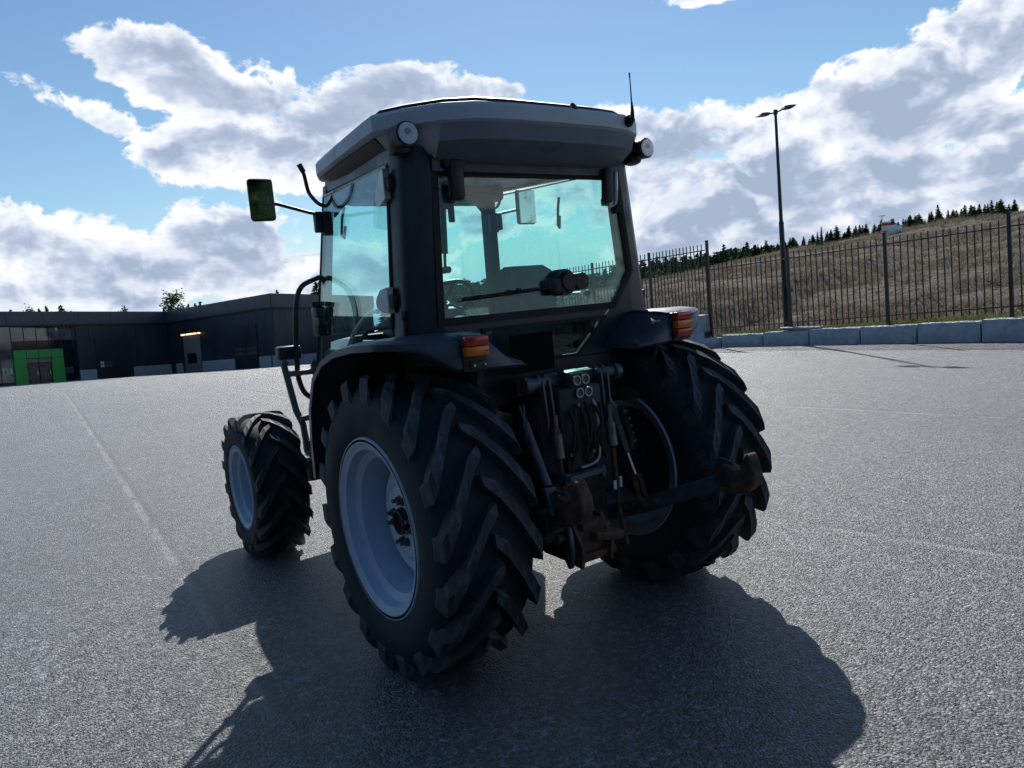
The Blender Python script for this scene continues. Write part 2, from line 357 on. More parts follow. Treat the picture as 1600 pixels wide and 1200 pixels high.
def lathe_x(bm, prof, seg=64, o=V((0, 0, 0)), closed=False):          # prof: (x, radius)
    rings = []
    for x, r in prof:
        if r < 1e-5: rings.append([bm.verts.new(o+V((x, 0, 0)))]); continue
        rings.append([bm.verts.new(o+V((x, r*math.cos(2*math.pi*k/seg), r*math.sin(2*math.pi*k/seg)))) for k in range(seg)])
    pr = list(zip(rings, rings[1:]))+([(rings[-1], rings[0])] if closed else [])
    for a, c in pr:
        for k in range(seg):
            k2 = (k+1) % seg
            if len(a) == 1 and len(c) == 1: continue
            if len(a) == 1: bm.faces.new((a[0], c[k2], c[k]))
            elif len(c) == 1: bm.faces.new((a[k], a[k2], c[0]))
            else: bm.faces.new((a[k], a[k2], c[k2], c[k]))
def loft(bm, secs, closed=True, caps=True):
    rings = [[bm.verts.new(V(p)) for p in s] for s in secs]; n = len(rings[0])
    for a, c in zip(rings, rings[1:]):
        for k in range(n if closed else n-1):
            bm.faces.new((a[k], a[(k+1) % n], c[(k+1) % n], c[k]))
    if caps and closed: bm.faces.new(rings[0][::-1]); bm.faces.new(rings[-1])
    return rings
def slab(bm, poly, th, nrm=None):                                   # polygon (3-D, planar-ish) given a thickness
    poly = [V(p) for p in poly]
    if nrm is None:
        nrm = V((0, 0, 0))
        for i in range(len(poly)): nrm += poly[i].cross(poly[(i+1) % len(poly)])
    nrm = V(nrm).normalized()*th/2
    a = [bm.verts.new(p+nrm) for p in poly]; c = [bm.verts.new(p-nrm) for p in poly]; n = len(poly)
    bm.faces.new(a); bm.faces.new(c[::-1])
    for k in range(n): bm.faces.new((a[k], c[k], c[(k+1) % n], a[(k+1) % n]))
def ringframe(bm, poly, w, th):                                     # a flat frame along a polygon's edge
    poly = [V(p) for p in poly]; c = sum(poly, V())/len(poly); n = len(poly); nrm = V()
    for i in range(n): nrm += (poly[i]-c).cross(poly[(i+1) % n]-c)
    nrm.normalize(); inn = []
    for i in range(n):
        a = (poly[i]-poly[i-1]).normalized(); e = (poly[(i+1) % n]-poly[i]).normalized()
        m1 = nrm.cross(a); m2 = nrm.cross(e); m = (m1+m2).normalized(); inn.append(poly[i]+m*(w/max(.35, m.dot(m1))))
    f = [[bm.verts.new(p+nrm*s*th/2) for p in L] for s in (1, -1) for L in (poly, inn)]
    for k in range(n):
        j = (k+1) % n
        bm.faces.new((f[0][k], f[0][j], f[1][j], f[1][k])); bm.faces.new((f[2][k], f[3][k], f[3][j], f[2][j]))
        bm.faces.new((f[0][k], f[2][k], f[2][j], f[0][j])); bm.faces.new((f[1][k], f[1][j], f[3][j], f[3][k]))
def mirx(bm, vs=None):
    for v in (vs or bm.verts): v.co.x = -v.co.x

# ------------------------------------------------------------------ the yard, the bank, the far ground
BP0 = V((10.708, 78.184, -3.236))        # inner corner of the warehouse
def yard(x, y):
    p = BP0.z-(UP.x*(x-BP0.x)+UP.y*(y-BP0.y))/UP.z; k = .35
    h = max(k-abs(p), 0)/k
    return min(0., p)-h*h*k/4
K0 = V((14.42, 10.56)); KD = V((.118, -.993)).normalized(); KN = V((.993, .118))
def kpos(s, off, z=0.): q = K0+KD*s+KN*off; return V((q.x, q.y, z))
def bend(s): return max(0., -16.-s)*.6
def ks(x, y): d = V((x, y))-K0; s = d.dot(KD); return s, d.dot(KN)-bend(s)
def frange(a, b, n): return [a+(b-a)*i/(n-1) for i in range(n)]
xs = sorted(set([-900, -400, -200, -100, -60]+[round(-40+i*2., 2) for i in range(56)]+[80, 120, 200, 400, 900]))
ys = sorted(set([-600, -200, -80, -40]+[round(-20+i*2., 2) for i in range(61)]+[110, 140, 200, 400, 900]))
vv = [(x, y, yard(x, y)) for y in ys for x in xs]; nx = len(xs)
ff = [(j*nx+i, j*nx+i+1, (j+1)*nx+i+1, (j+1)*nx+i) for j in range(len(ys)-1) for i in range(nx-1)]
tag(raw('ground', vv, ff, 'asphalt', smooth=True), kind='structure')

# skyline of the bank, as height over the yard along a line 30 m behind the fence
CREST = [(-40, 3.2), (0, 4.9), (11.3, 4.31), (14.3, 4.12), (17.6, 4.06), (21.4, 3.87), (25.9, 3.55), (31., 3.1), (37.2, 2.5), (40.7, 2.1), (44.7, 1.5), (50, .6), (58, -.6), (70, -2.), (120, -4.6)]
cy = np.array([c[0] for c in CREST]); cz = np.array([c[1] for c in CREST])
def gnoise(x, y, seed=0):
    v = 0.
    for i, (f, a) in enumerate(((.21, 1.), (.53, .5), (1.17, .28), (2.6, .15))):
        v += a*math.sin(x*f*1.3+y*f*.7+seed+i*1.7)*math.cos(y*f*1.1-x*f*.4+seed*2+i*2.3)
    return v
def bank(x, y):
    s, off = ks(x, y)
    base = .42+.0433*(s-7.4)*.9 if s > -.9 else .78
    base = max(base, yard(x, y)-.1) if s > -30 else base
    ct = float(np.interp(y, cy, cz)); off_c = 30.5
    f = min(1., max(0., (off-.55)/off_c)); e = f**(1.0+.5*max(0., min(1., (-8-s)/14.)))
    z = base*(1-e)+ct*e
    if off > off_c: z = ct-(off-off_c)*(.012+.05*max(0., min(1, (y-25)/40)))
    if off > 1.2: z += (.09*gnoise(x, y)+.10*gnoise(x*2.3+5, y*2.3, 3)+.055*gnoise(x*5.1, y*5.1, 6))*min(1, (off-1.2)/3)*(1 if f < 1 else .5)
    return z
offs = [.12, .34, .6, .9, 1.3, 1.8, 2.4, 3]+[3+i*.5 for i in range(1, 56)]+[31.5+i*1.5 for i in range(1, 8)]+[48, 58, 75, 100, 150, 240]
sss = [-64+i*1. for i in range(34)]+[-30+i*.5 for i in range(88)]+[14+i*1. for i in range(16)]+[34, 40, 50, 70]
vv = []
for s in sss:
    for o_ in offs:
        p = kpos(s, o_+bend(s)); vv.append((p.x, p.y, bank(p.x, p.y) if o_ < 240 else -9))
no = len(offs); ff = [(j*no+i, (j+1)*no+i, (j+1)*no+i+1, j*no+i+1) for j in range(len(sss)-1) for i in range(no-1)]
tag(raw('hillside', vv, ff, 'dry_bank', smooth=True), kind='structure')

def blades(name, pts, hmin, hmax, wid, m, nb, spread, label, lean=.5):
    P = np.repeat(np.array(pts), nb, axis=0); n = len(P)
    P[:, :2] += rng.normal(0, spread, (n, 2))
    a = rng.uniform(0, 2*np.pi, n); h = rng.uniform(hmin, hmax, n); L = rng.normal(0, lean, (n, 2))*h[:, None]
    w = wid*rng.uniform(.6, 1.4, n); dx = np.c_[np.cos(a)*w, np.sin(a)*w, np.zeros(n)]
    top = P+np.c_[L, h]; P = P-np.array([0, 0, .03])
    co = np.stack([P-dx, P+dx, top], 1).reshape(-1, 3)
    me = bpy.data.meshes.new(name); me.from_pydata(co.tolist(), [], np.arange(n*3).reshape(-1, 3).tolist()); me.materials.append(MAT[m])
    o = link(bpy.data.objects.new(name, me)); return tag(o, label, 'grass', kind='stuff')
pts = []
for _ in range(36000):
    s = random.uniform(-36, 13); o_ = .9+30*random.random()**1.25
    p = kpos(s, o_+bend(s))
    if gnoise(p.x*2.1, p.y*2.1, 9)+.5*gnoise(p.x*5.3, p.y*5.3, 4) < -.12: continue
    pts.append((p.x, p.y, bank(p.x, p.y)))
blades('dry_grass', pts, .05, .26, .013, 'dry_grass', 6, .09, 'dry brown grass matted over the bare bank behind the fence', .7)
pts = []
for _ in range(1500):
    s = random.uniform(-.3, 12); o_ = random.uniform(.28, .95); p = kpos(s, o_); pts.append((p.x, p.y, bank(p.x, p.y)))
for _ in range(350):
    s = random.uniform(-30, 13); p = kpos(s, random.uniform(27, 33)); pts.append((p.x, p.y, bank(p.x, p.y)))
blades('grass_strip', pts, .05, .2, .010, 'green_grass', 5, .06, 'fresh green grass strip on top of the stone kerb', .4)

# ------------------------------------------------------------------ kerb wall of stone blocks
def block_mesh(L, H, D, seed):
    rr = random.Random(seed); bm = B(); nx_, nz = 7, 3; g = .018
    front = [[V((-L/2+g+(L-2*g)*i/nx_, -rr.uniform(0, .03)*(0 < i < nx_)*(0 < j < nz)-(.025 if 0 < i < nx_ and 0 < j < nz else 0), -.15+(H+.15)*j/nz-(rr.uniform(0, .018) if j == nz else 0))) for i in range(nx_+1)] for j in range(nz+1)]
    fv = [[bm.verts.new(p) for p in row] for row in front]
    for j in range(nz):
        for i in range(nx_): bm.faces.new((fv[j][i], fv[j][i+1], fv[j+1][i+1], fv[j+1][i]))
    bk = [bm.verts.new((p.co.x, D, H-rr.uniform(0, .012))) for p in fv[nz]]; bl = [bm.verts.new((p.co.x, D, -.15)) for p in fv[0]]
    for i in range(nx_):
        bm.faces.new((fv[nz][i], fv[nz][i+1], bk[i+1], bk[i])); bm.faces.new((bk[i], bk[i+1], bl[i+1], bl[i])); bm.faces.new((bl[i], bl[i+1], fv[0][i+1], fv[0][i]))
    for i, f in ((0, 1), (nx_, -1)):
        bm.faces.new([fv[j][i] for j in range(nz+1)]+[bk[i], bl[i]])
    return bm
rotk = math.atan2(KD.y, KD.x)
wall = tag(empty('kerb_wall', kpos(0, 0)), 'low kerb wall of rough grey stone blocks below the black fence', 'kerb')
wall.rotation_euler.z = rotk
for i in range(-1, 10):
    s = 1.32*(i+.5); h = float(np.interp(s, [-1.3, -.6, 0, 1.3, 2.6, 4, 5.3, 6.6, 7.4, 14], [.10, .14, .215, .25, .33, .37, .40, .46, .495, .75]))
    o = obj('stone_block', block_mesh(1.32, h, .34, i), 'block', wall); o.location = (s, 0, 0); o.rotation_euler = (0, -.02, random.uniform(-.006, .006))
rw = tag(empty('retaining_wall', kpos(-.62, .06)), 'taller grey block wall carrying the raised end of the fence', 'wall'); rw.rotation_euler.z = rotk
for i in range(9):
    for j in range(2):
        L = 1.3
        o = obj('stone_block', block_mesh(L, .40, .4, 50+i*2+j), 'block', rw); o.location = (-(i+.5)*L-(0 if j else 0), .05*j, .02+.41*j); o.scale.z = .8 if j == 0 else .95
# flat slabs lying on the kerb
bm = B(); box(bm, (0, 0, .02), (1.1, .32, .05), None, .012); o = obj('paving_slab', bm, 'plinth'); o.location = kpos(2.3, .24, .345); o.rotation_euler = (0, 0, rotk+.06)
tag(o, 'loose pale paving slab lying on the kerb by the lamp post', 'slab')

# ------------------------------------------------------------------ fences
KD3 = V((KD.x, KD.y, 0)); KD3 = (KD3-UP*KD3.dot(UP)).normalized()
def fence(name, label, s0, posts, zref, ztop, zrail, zlow, zbot, npk=15, postbot=None, cap=True):
    base = kpos(s0, .35, zref); root = tag(empty(name, base), label, 'fence')
    yv = KD3.cross(UP).normalized()
    root.rotation_euler = Matrix((KD3, -yv if False else UP.cross(KD3), UP)).transposed().to_euler()
    bmp = B(); box(bmp, (0, 0, .5), (.026, .026, 1.), None, .003, 1)
    pk = None
    for i, p in enumerate(posts):
        pb, pt = p[1], p[2]
        bm = B(); box(bm, (0, 0, (pb+pt)/2), (.075, .075, pt-pb), None, .006, 1); box(bm, (0, 0, pt+.008), (.085, .085, .016), None, .004, 1)
        o = obj('post', bm, 'fence_black', root); o.location = (p[0], 0, 0)
    for a, c in zip(posts, posts[1:]):
        x0, x1 = a[0]+.04, c[0]-.04
        for z in (zrail, zlow):
            bm = B(); box(bm, ((x0+x1)/2, .0, z), (x1-x0, .04, .03), None, .004, 1); obj('rail', bm, 'rail_top', root)
        for k in range(npk):
            x = x0+(x1-x0)*(k+1)/(npk+1)
            if pk is None: pk = obj('picket', bmp, 'fence_black', root); o = pk
            else: o = link(pk.copy(), root)
            o.location = (x, random.uniform(-.002, .002), zbot); o.scale = (1, 1, ztop-zbot+random.uniform(-.006, .006)); o.rotation_euler = (random.uniform(-.004, .004), random.uniform(-.006, .006), 0)
    return root
# heights are measured from the level through s = -.53, z = .13
fence('picket_fence', 'long black steel picket fence on the stone kerb in front of the bank', -.53, [(0, -.1, 2.86), (2.50, .06, 2.27), (5.03, .02, 2.28), (7.63, -.02, 2.30), (10.15, -.05, 2.30), (12.7, -.1, 2.3)], .13, 2.16, 2.005, .26, .12)
fence('raised_picket_fence', 'black picket fence section standing on the taller block wall', -.53, [(-7.0, .68, 2.80), (-4.6, .68, 2.80), (-2.15, .68, 2.80), (-.04, .68, 2.5)], .13, 2.79, 2.60, .88, .80)

# ------------------------------------------------------------------ lamp post
lp = tag(empty('lamp_post', kpos(1.70, .62, .2)), 'tall black twin headed yard lamp behind the picket fence', 'lamp post')
lp.rotation_euler = V((0, 0, 1)).rotation_difference(UP).to_euler()
bm = B(); cyl(bm, (0, 0, 0), (0, 0, 3.02), .075, 14, .068); cyl(bm, (0, 0, 3.0), (0, 0, 3.1), .078, 14, .05); obj('lower_mast', bm, 'lamp_post', lp)
bm = B(); cyl(bm, (0, 0, 3.08), (0, 0, 6.0), .05, 12, .036); cyl(bm, (0, 0, 5.98), (0, 0, 6.1), .055, 12); obj('upper_mast', bm, 'lamp_post', lp)
bm = B(); box(bm, (0, -.1, 1.1), (.12, .02, .3), None, .01); obj('service_hatch', bm, 'lamp_post', lp)
hd = V((KD.x, KD.y, 0))
for sgn, k in ((1, 1), (-1, 1)):
    a = hd*sgn; bm = B(); z0 = 6.03
    tube(bm, [V((0, 0, z0)), a*.12+V((0, 0, z0+.01)), a*.2+V((0, 0, z0+.03))], .022, 8); obj('lamp_arm', bm, 'lamp_post', lp)
    bm = B(); n_ = V((-a.y, a.x, 0)); secs = []
    for t_, w, th in ((.16, .03, .03), (.22, .085, .05), (.32, .12, .07), (.42, .11, .06), (.52, .07, .035), (.60, .02, .012)):
        c_ = a*t_+V((0, 0, z0+.03+.02*(t_-.16))); secs.append([c_+n_*w+V((0, 0, -th*.3)), c_+n_*w*.6+V((0, 0, th*.7)), c_-n_*w*.6+V((0, 0, th*.7)), c_-n_*w+V((0, 0, -th*.3))])
    loft(bm, secs); obj('lamp_head', bm, 'lamp_head', lp)

# ------------------------------------------------------------------ warehouse
FA = V((.907, .416, -.062)).normalized(); FA = (FA-UP*FA.dot(UP)).normalized()
FBd = V((.301, -.953, .032)).normalized(); FBd = (FBd-UP*FBd.dot(UP)).normalized()
NA = FA.cross(UP).normalized(); NA = NA if NA.dot(CAM-BP0) > 0 else -NA
NBn = FBd.cross(UP).normalized(); NBn = NBn if NBn.dot(CAM-BP0) > 0 else -NBn
wh = tag(empty('warehouse', BP0), 'long dark clad warehouse with a green framed entrance and a projecting wing', 'building')
def fbox(bm, D, N, s0, s1, h0, h1, d0, d1, org=V((0, 0, 0))):       # a box on a facade: along D, up UP, out N
    vs = [bm.verts.new(org+D*s+UP*h+N*d) for s in (s0, s1) for h in (h0, h1) for d in (d0, d1)]
    for q in ((0, 1, 3, 2), (4, 6, 7, 5), (0, 4, 5, 1), (2, 3, 7, 6), (0, 2, 6, 4), (1, 5, 7, 3)): bm.faces.new([vs[i] for i in q])
def fpart(name, m, D, N, *a, org=V((0, 0, 0)), parent=None, sub=None):
    bm = B(); fbox(bm, D, N, *a, org=org); return obj(name, bm, m, parent or wh)
H = 6.37; HF = 5.15
bm = B(); fbox(bm, FA, NA, -42, 26, -.4, H-.15, -28, -.12); obj('body', bm, 'cladding', wh)
bm = B()                                          # projecting wing
c0 = V((0, 0, 0)); c1 = FBd*18.55; c2 = c1+FA*13; c3 = FA*13
vs = [bm.verts.new(p-NBn*.12*(i in (0, 1))+UP*h+NA*(.0 if i in (0, 3) else -.12)) for h in (-.4, H-.15) for i, p in enumerate((c0, c1, c2, c3))]
for q in ((0, 1, 2, 3), (4, 7, 6, 5), (0, 4, 5, 1), (1, 5, 6, 2), (2, 6, 7, 3), (3, 7, 4, 0)): bm.faces.new([vs[i] for i in q])
obj('wing', bm, 'cladding', wh)
def run(D, N, s0, s1, step, fn):
    n = max(1, round((s1-s0)/step))
    for i in range(n): fn(s0+(s1-s0)*i/n+.012, s0+(s1-s0)*(i+1)/n-.012)
# fascia panels and cladding panels
run(FA, NA, -42, -.1, 3.0, lambda a, c: fpart('fascia_panel', 'fascia', FA, NA, a, c, HF+.06, H, -.1, .22))
run(FBd, NBn, .25, 18.75, 2.3, lambda a, c: fpart('fascia_panel', 'fascia', FBd, NBn, a, c, HF+.06, H, -.1, .22))
CO = FBd*18.55
run(FA, NA, -.2, 13, 3.0, lambda a, c: fpart('fascia_panel', 'fascia', FA, NA, a, c, HF+.06, H, -.1, .22, org=CO))
for (D, N, a, c, org) in ((FA, NA, -42, -.1, V((0, 0, 0))), (FBd, NBn, .25, 18.7, V((0, 0, 0))), (FA, NA, -.2, 13, CO)):
    fpart('gutter_line', 'door_dark', D, N, a, c, HF-.06, HF+.05, -.1, .10, org=org)
run(FA, NA, -9.25, -.05, 1.15, lambda a, c: fpart('cladding_panel', 'cladding', FA, NA, a, c, 1.0, HF-.06, -.12, -.02))
run(FA, NA, -42, -16.6, 2.1, lambda a, c: fpart('cladding_panel', 'cladding', FA, NA, a, c, -.1, HF-.06, -.12, -.02))
run(FBd, NBn, .05, 18.5, 1.25, lambda a, c: fpart('cladding_panel', 'cladding', FBd, NBn, a, c, 1.0, HF-.06, -.12, -.02))
run(FA, NA, .05, 13, 1.3, lambda a, c: fpart('cladding_panel', 'cladding', FA, NA, a, c, 1.0, HF-.06, -.12, -.02, org=CO))
# plinth panels
for a, c in ((-9.2, -7.7), (-4.05, -.0)): fpart('plinth_panel', 'plinth', FA, NA, a, c, -.1, .97, -.1, .04)
for a, c in ((1.1, 2.25), (6.2, 11.95), (15.95, 17.75), (18.0, 18.6)): fpart('plinth_panel', 'plinth', FBd, NBn, a, c, -.1, .99, -.1, .04)
fpart('plinth_panel', 'plinth', FA, NA, .1, 5, -.1, .95, -.1, .04, org=CO)
fpart('apron', 'plinth', FA, NA, -42, -7.8, -.3, .06, 0, .5)
# shop front glazing
for i in range(6):
    s = -14.72+i*1.02
    if i < 5: fpart('upper_pane', 'grey_glass', FA, NA, s+.03, s+.99, 3.82, 5.0-.05*i, -.08, .0)
    bm = B(); fbox(bm, FA, NA, s-.03, s+.03, 3.05, HF-.06, -.1, .03); obj('mullion', bm, 'door_dark', wh)
for i in range(4):
    s = -18.8+i*1.02; fpart('upper_pane', 'grey_glass', FA, NA, s+.03, s+.99, 3.05, 5.05, -.08, .0); fpart('lower_pane', 'grey_glass', FA, NA, s+.03, s+.99, .3, 2.3, -.08, .0)
    fpart('mullion', 'door_dark', FA, NA, s-.03, s+.03, 0, HF-.06, -.1, .03)
    if i > 1:
        for k in range(3): fpart('stock_shelf', 'stock_white', FA, NA, s+.12+k*.28, s+.30+k*.28, 1.0, 1.55, 0.002, .02)
fpart('dark_band', 'door_dark', FA, NA, -18.8, -14.75, 2.32, 3.03, -.1, .02)
fpart('shop_pane', 'dark_glass', FA, NA, -14.7, -9.35, 3.06, 3.80, -.08, .0)
fpart('shop_pane', 'dark_glass', FA, NA, -10.6, -9.35, .05, 3.04, -.08, .0)
fpart('shop_pane', 'grey_glass', FA, NA, -10.55, -9.8, .75, 1.35, .002, .01)
fpart('display_lamp', 'stock_white', FA, NA, -11.05, -10.85, 4.68, 4.92, .005, .04)
# green portal
for i in range(4):
    s = -14.72+i*1.028; fpart('green_panel', 'green_panel', FA, NA, s+.02, s+1.008, 2.30, 3.03, -.05, .14)
fpart('green_panel', 'green_panel', FA, NA, -14.72, -13.74, .03, 2.27, -.05, .14); fpart('green_panel', 'green_panel', FA, NA, -11.66, -10.62, .03, 2.27, -.05, .14)
fpart('transom_pane', 'grey_glass', FA, NA, -13.7, -12.72, 1.92, 2.26, -.08, .02); fpart('transom_pane', 'grey_glass', FA, NA, -12.66, -11.7, 1.92, 2.26, -.08, .02)
for a, c in ((-13.68, -12.74), (-12.66, -11.72)):
    d_ = fpart('entrance_door', 'dark_glass', FA, NA, a, c, .05, 1.88, -.08, .02); bm = B(); fbox(bm, FA, NA, (a+c)/2+.32, (a+c)/2+.36, .8, 1.2, .02, .07); obj('door_handle', bm, 'alu', d_)
# loading doors with their window strips
def loader(D, N, a, c, h, win, org=V((0, 0, 0))):
    d_ = fpart('loading_door', 'door_dark', D, N, a, c, .0, h, -.1, .03, org=org)
    nsec = 6
    for i in range(nsec): 
        bm = B(); fbox(bm, D, N, a+.03, c-.03, h*i/nsec+.02, h*(i+1)/nsec-.02, .03, .05, org=org); obj('door_section', bm, 'door_dark', d_)
    for (w0, w1, y0, y1, mm) in win:
        bm = B(); fbox(bm, D, N, w0, w1, y0, y1, .05, .06, org=org); obj('door_window', bm, mm, d_)
loader(FA, NA, -7.62, -4.12, 3.95, [(-7.3+.42*k, -6.95+.42*k, z, z+.24, 'grey_glass' if k else 'stock_white') for k in range(3) for z in (1.12, 1.42)])
loader(FBd, NBn, 12.05, 15.88, 3.95, [(12.3+1.8*k, 13.9+1.8*k, z, z+.28, 'grey_glass') for k in range(2) for z in (1.25, 1.65)])
sdr = fpart('side_door', 'door_grey', FBd, NBn, 2.95, 6.1, .05, 3.55, -.1, .04)
bm = B(); fbox(bm, FBd, NBn, 3.5, 5.25, .85, 1.88, .04, .06); obj('door_window', bm, 'dark_glass', sdr)
for a, c in ((2.8, 3.35), (3.75, 5.6), (6.0, 6.3)): fpart('strip_light', 'strip_light', FBd, NBn, a, c, 3.70, 3.83, .02, .16)
fpart('canopy', 'door_dark', FBd, NBn, 2.7, 6.4, 3.84, 3.92, .0, .5)

# ------------------------------------------------------------------ trees
def spruce_mesh(seed, tiers=12, nb=9, slim=.20):
    rr = random.Random(seed); v = []; f = []
    for k in range(5): v.append((.012*math.cos(k*1.257), .012*math.sin(k*1.257), 0))
    v.append((0, 0, 1)); f += [(k, (k+1) % 5, 5) for k in range(5)]
    for t in range(tiers):
        h = .07+.9*(t/tiers)**.92; rad = slim*(1-h)**.85*rr.uniform(.8, 1.15)+.006
        for b_ in range(nb):
            a = 2*math.pi*(b_+rr.random())/nb+t; L = rad*rr.uniform(.65, 1.2); dr = L*rr.uniform(.25, .55); wd = L*.36+.008
            ca, sa = math.cos(a), math.sin(a); n = len(v); z = h+rr.uniform(-.02, .02)
            v += [(0, 0, z+.03), (ca*L*.6-sa*wd, sa*L*.6+ca*wd, z-dr*.45), (ca*L, sa*L, z-dr*.7+.012), (ca*L*.6+sa*wd, sa*L*.6-ca*wd, z-dr*.45), (ca*L*.5, sa*L*.5, z-dr*.2+.018)]
            f += [(n, n+1, n+4), (n+1, n+2, n+4), (n+2, n+3, n+4), (n+3, n, n+4)]
    return v, f
SP = []
for i in range(6):
    v, f = spruce_mesh(i, 17 if i < 4 else 14, 11, (.17, .20, .22, .19, .25, .27)[i]); me = bpy.data.meshes.new('spruce_tree'); me.from_pydata(v, [], f); me.materials.append(MAT['spruce' if i < 4 else 'spruce_young']); SP.append(me)
def spruce(p, h, var, label, group, name='spruce_tree', wide=1.):
    o = link(bpy.data.objects.new(name, SP[var])); o.location = p; o.scale = (h*wide, h*wide, h); o.rotation_euler = (0, 0, random.uniform(0, 6.28))
    return tag(o, label, 'tree', group)
def at(px, py, dist): d = ray(px, py); return CAM+d*(dist/d.dot(fwd))
# small spruces along the crest of the bank
for i in range(212):
    y = 11.5+19.5*((i+random.random())/212); off = random.uniform(30.5, 35.5); s = (K0.y-y)/.993; p = kpos(s, off+bend(s)); h = random.uniform(.55, 1.0)*(1.3 if random.random() < .12 else 1)
    spruce((p.x, p.y, bank(p.x, p.y)-.12), h*1.1, random.choice((0, 1, 2, 3, 4)), 'small young spruce on the crest of the dry bank', 'young spruces along the crest', wide=random.uniform(1.6, 2.3))
for (px, py) in ((1283, 352), (1277, 360)):
    p = at(px, py, 44); spruce((p.x, p.y, p.z-1.9), 1.9, 0, 'taller dark spruce standing up from the crest trees', 'taller spruces on the crest', wide=.9)
# wood behind the bank's low end
for i in range(84):
    px = 905+330*((i+random.random())/84); d_ = random.uniform(100, 135)
    top = float(np.interp(px, [905, 960, 1000, 1060, 1110, 1160, 1200, 1228], [428, 412, 402, 396, 385, 376, 374, 384]))+random.uniform(-4, 14)
    if i % 4 == 3: top += random.uniform(14, 26); d_ = random.uniform(88, 98)
    p = at(px, top, d_); h = random.uniform(6.5, 10); yng = i % 4 == 3
    spruce((p.x, p.y, p.z-h), h, random.choice((4, 5)) if yng else random.choice((0, 1, 2, 3)), 'pale green spruce standing before the dark wood' if yng else 'tall dark spruce in the wood beyond the low end of the bank', 'pale spruces before the wood' if yng else 'dark spruces in the wood beyond the bank', wide=random.uniform(1.3, 1.8))
v_, f_ = spruce_mesh(78, 14, 9, .26); v_ = np.array(v_); f_ = np.array(f_); AV = []; AF = []; nv = 0
for i in range(640):
    px = random.uniform(600, 1330); d_ = random.uniform(135, 210)
    top = float(np.interp(px, [600, 700, 760, 905, 960, 1000, 1060, 1110, 1160, 1200, 1260, 1330], [446, 436, 430, 428, 416, 408, 402, 392, 384, 382, 384, 380]))+random.uniform(-2, 14)
    p = at(px, top, d_); h = random.uniform(9, 14)
    AV.append(v_*np.array([h*1.6, h*1.6, h])+np.array([p.x, p.y, p.z-h])); AF.append(f_+nv); nv += len(v_)
me = bpy.data.meshes.new('far_wood'); me.from_pydata(np.concatenate(AV).tolist(), [], np.concatenate(AF).tolist()); me.materials.append(MAT['spruce'])
tag(link(bpy.data.objects.new('far_wood', me)), 'far dark spruce forest closing the yard beyond the bank', 'wood', kind='stuff')
# the dark wood behind the camera, which the mirrors and panes reflect
v_, f_ = spruce_mesh(77, 11, 7, .24); v_ = np.array(v_); f_ = np.array([t if len(t) == 3 else t[:3] for t in f_]); AV = []; AF = []; nv = 0
for i in range(300):
    a = R(150+160*random.random())-SUN_AZ*0; rr = random.uniform(17, 32); h = random.uniform(8, 13)
    yaw_ = YAW+math.pi+R(random.uniform(-105, 95)); x = CAM.x+math.sin(yaw_)*rr; y = CAM.y+math.cos(yaw_)*rr
    if x > 8: continue
    AV.append(v_*np.array([h*1.3, h*1.3, h])+np.array([x, y, -.3])); AF.append(f_+nv); nv += len(v_)
me = bpy.data.meshes.new('spruce_wood'); me.from_pydata(np.concatenate(AV).tolist(), [], np.concatenate(AF).tolist()); me.materials.append(MAT['spruce'])
tag(link(bpy.data.objects.new('spruce_wood', me)), 'dark spruce wood at the rear edge of the yard', 'wood', kind='stuff')
def leaf_tree(name, p, h, rad, nl, m, label, seed, bark='bark'):
    rr = random.Random(seed); root = tag(empty(name, p), label, 'tree')
    bm = B(); tube(bm, [(0, 0, 0), (rad*.05, 0, h*.4), (-rad*.03, 0, h*.93)], [h*.016, h*.011, h*.003], 7)
    tips = []
    for k in range(11):
        z = h*rr.uniform(.3, .85); a = rr.uniform(0, 6.28); L = rad*rr.uniform(.5, .95)*(1.1-z/h*.6); e = V((math.cos(a)*L, math.sin(a)*L, z+L*.9)); tube(bm, [(0, 0, z), e*.5+V((0, 0, z*.5-.02*h)), e], [h*.006, h*.004, h*.0015], 5); tips.append(e)
    obj('trunk', bm, bark, root)
    v = []; f = []; cl = tips+[V((rr.gauss(0, .3)*rad, rr.gauss(0, .3)*rad, h*rr.uniform(.45, 1.0))) for _ in range(24)]
    for _ in range(nl):
        c = rr.choice(cl); q = c+V((rr.gauss(0, rad*.2), rr.gauss(0, rad*.2), rr.gauss(0, rad*.26))); s_ = h*.018*rr.uniform(.6, 1.4); n_ = V((rr.gauss(0, 1), rr.gauss(0, 1), rr.gauss(0, 1))).normalized(); M_ = frame_z(n_); i0 = len(v)
        v += [q+M_ @ V((-s_, 0, 0)), q+M_ @ V((0, -s_*.6, 0)), q+M_ @ V((s_, 0, 0)), q+M_ @ V((0, s_*.6, 0))]; f.append((i0, i0+1, i0+2, i0+3))
    raw('crown', v, f, m, root); return root
p = at(269, 463, 112); leaf_tree('birch_tree', (p.x, p.y, p.z-9), 9, 1.9, 2400, 'leaf', 'round topped birch rising behind the inner corner of the roof', 3, 'birch_bark')
p = at(191, 481, 112); leaf_tree('birch_tree', (p.x, p.y, p.z-7.5), 7.5, 1.2, 1200, 'leaf_yellow', 'yellowing birch top barely over the roof between spruces and round birch', 5, 'birch_bark')
p = at(46, 483, 112); leaf_tree('birch_tree', (p.x, p.y, p.z-7.5), 7.5, 1.0, 900, 'leaf_yellow', 'small yellowish treetop among the spruces over the entrance roof', 6, 'birch_bark')
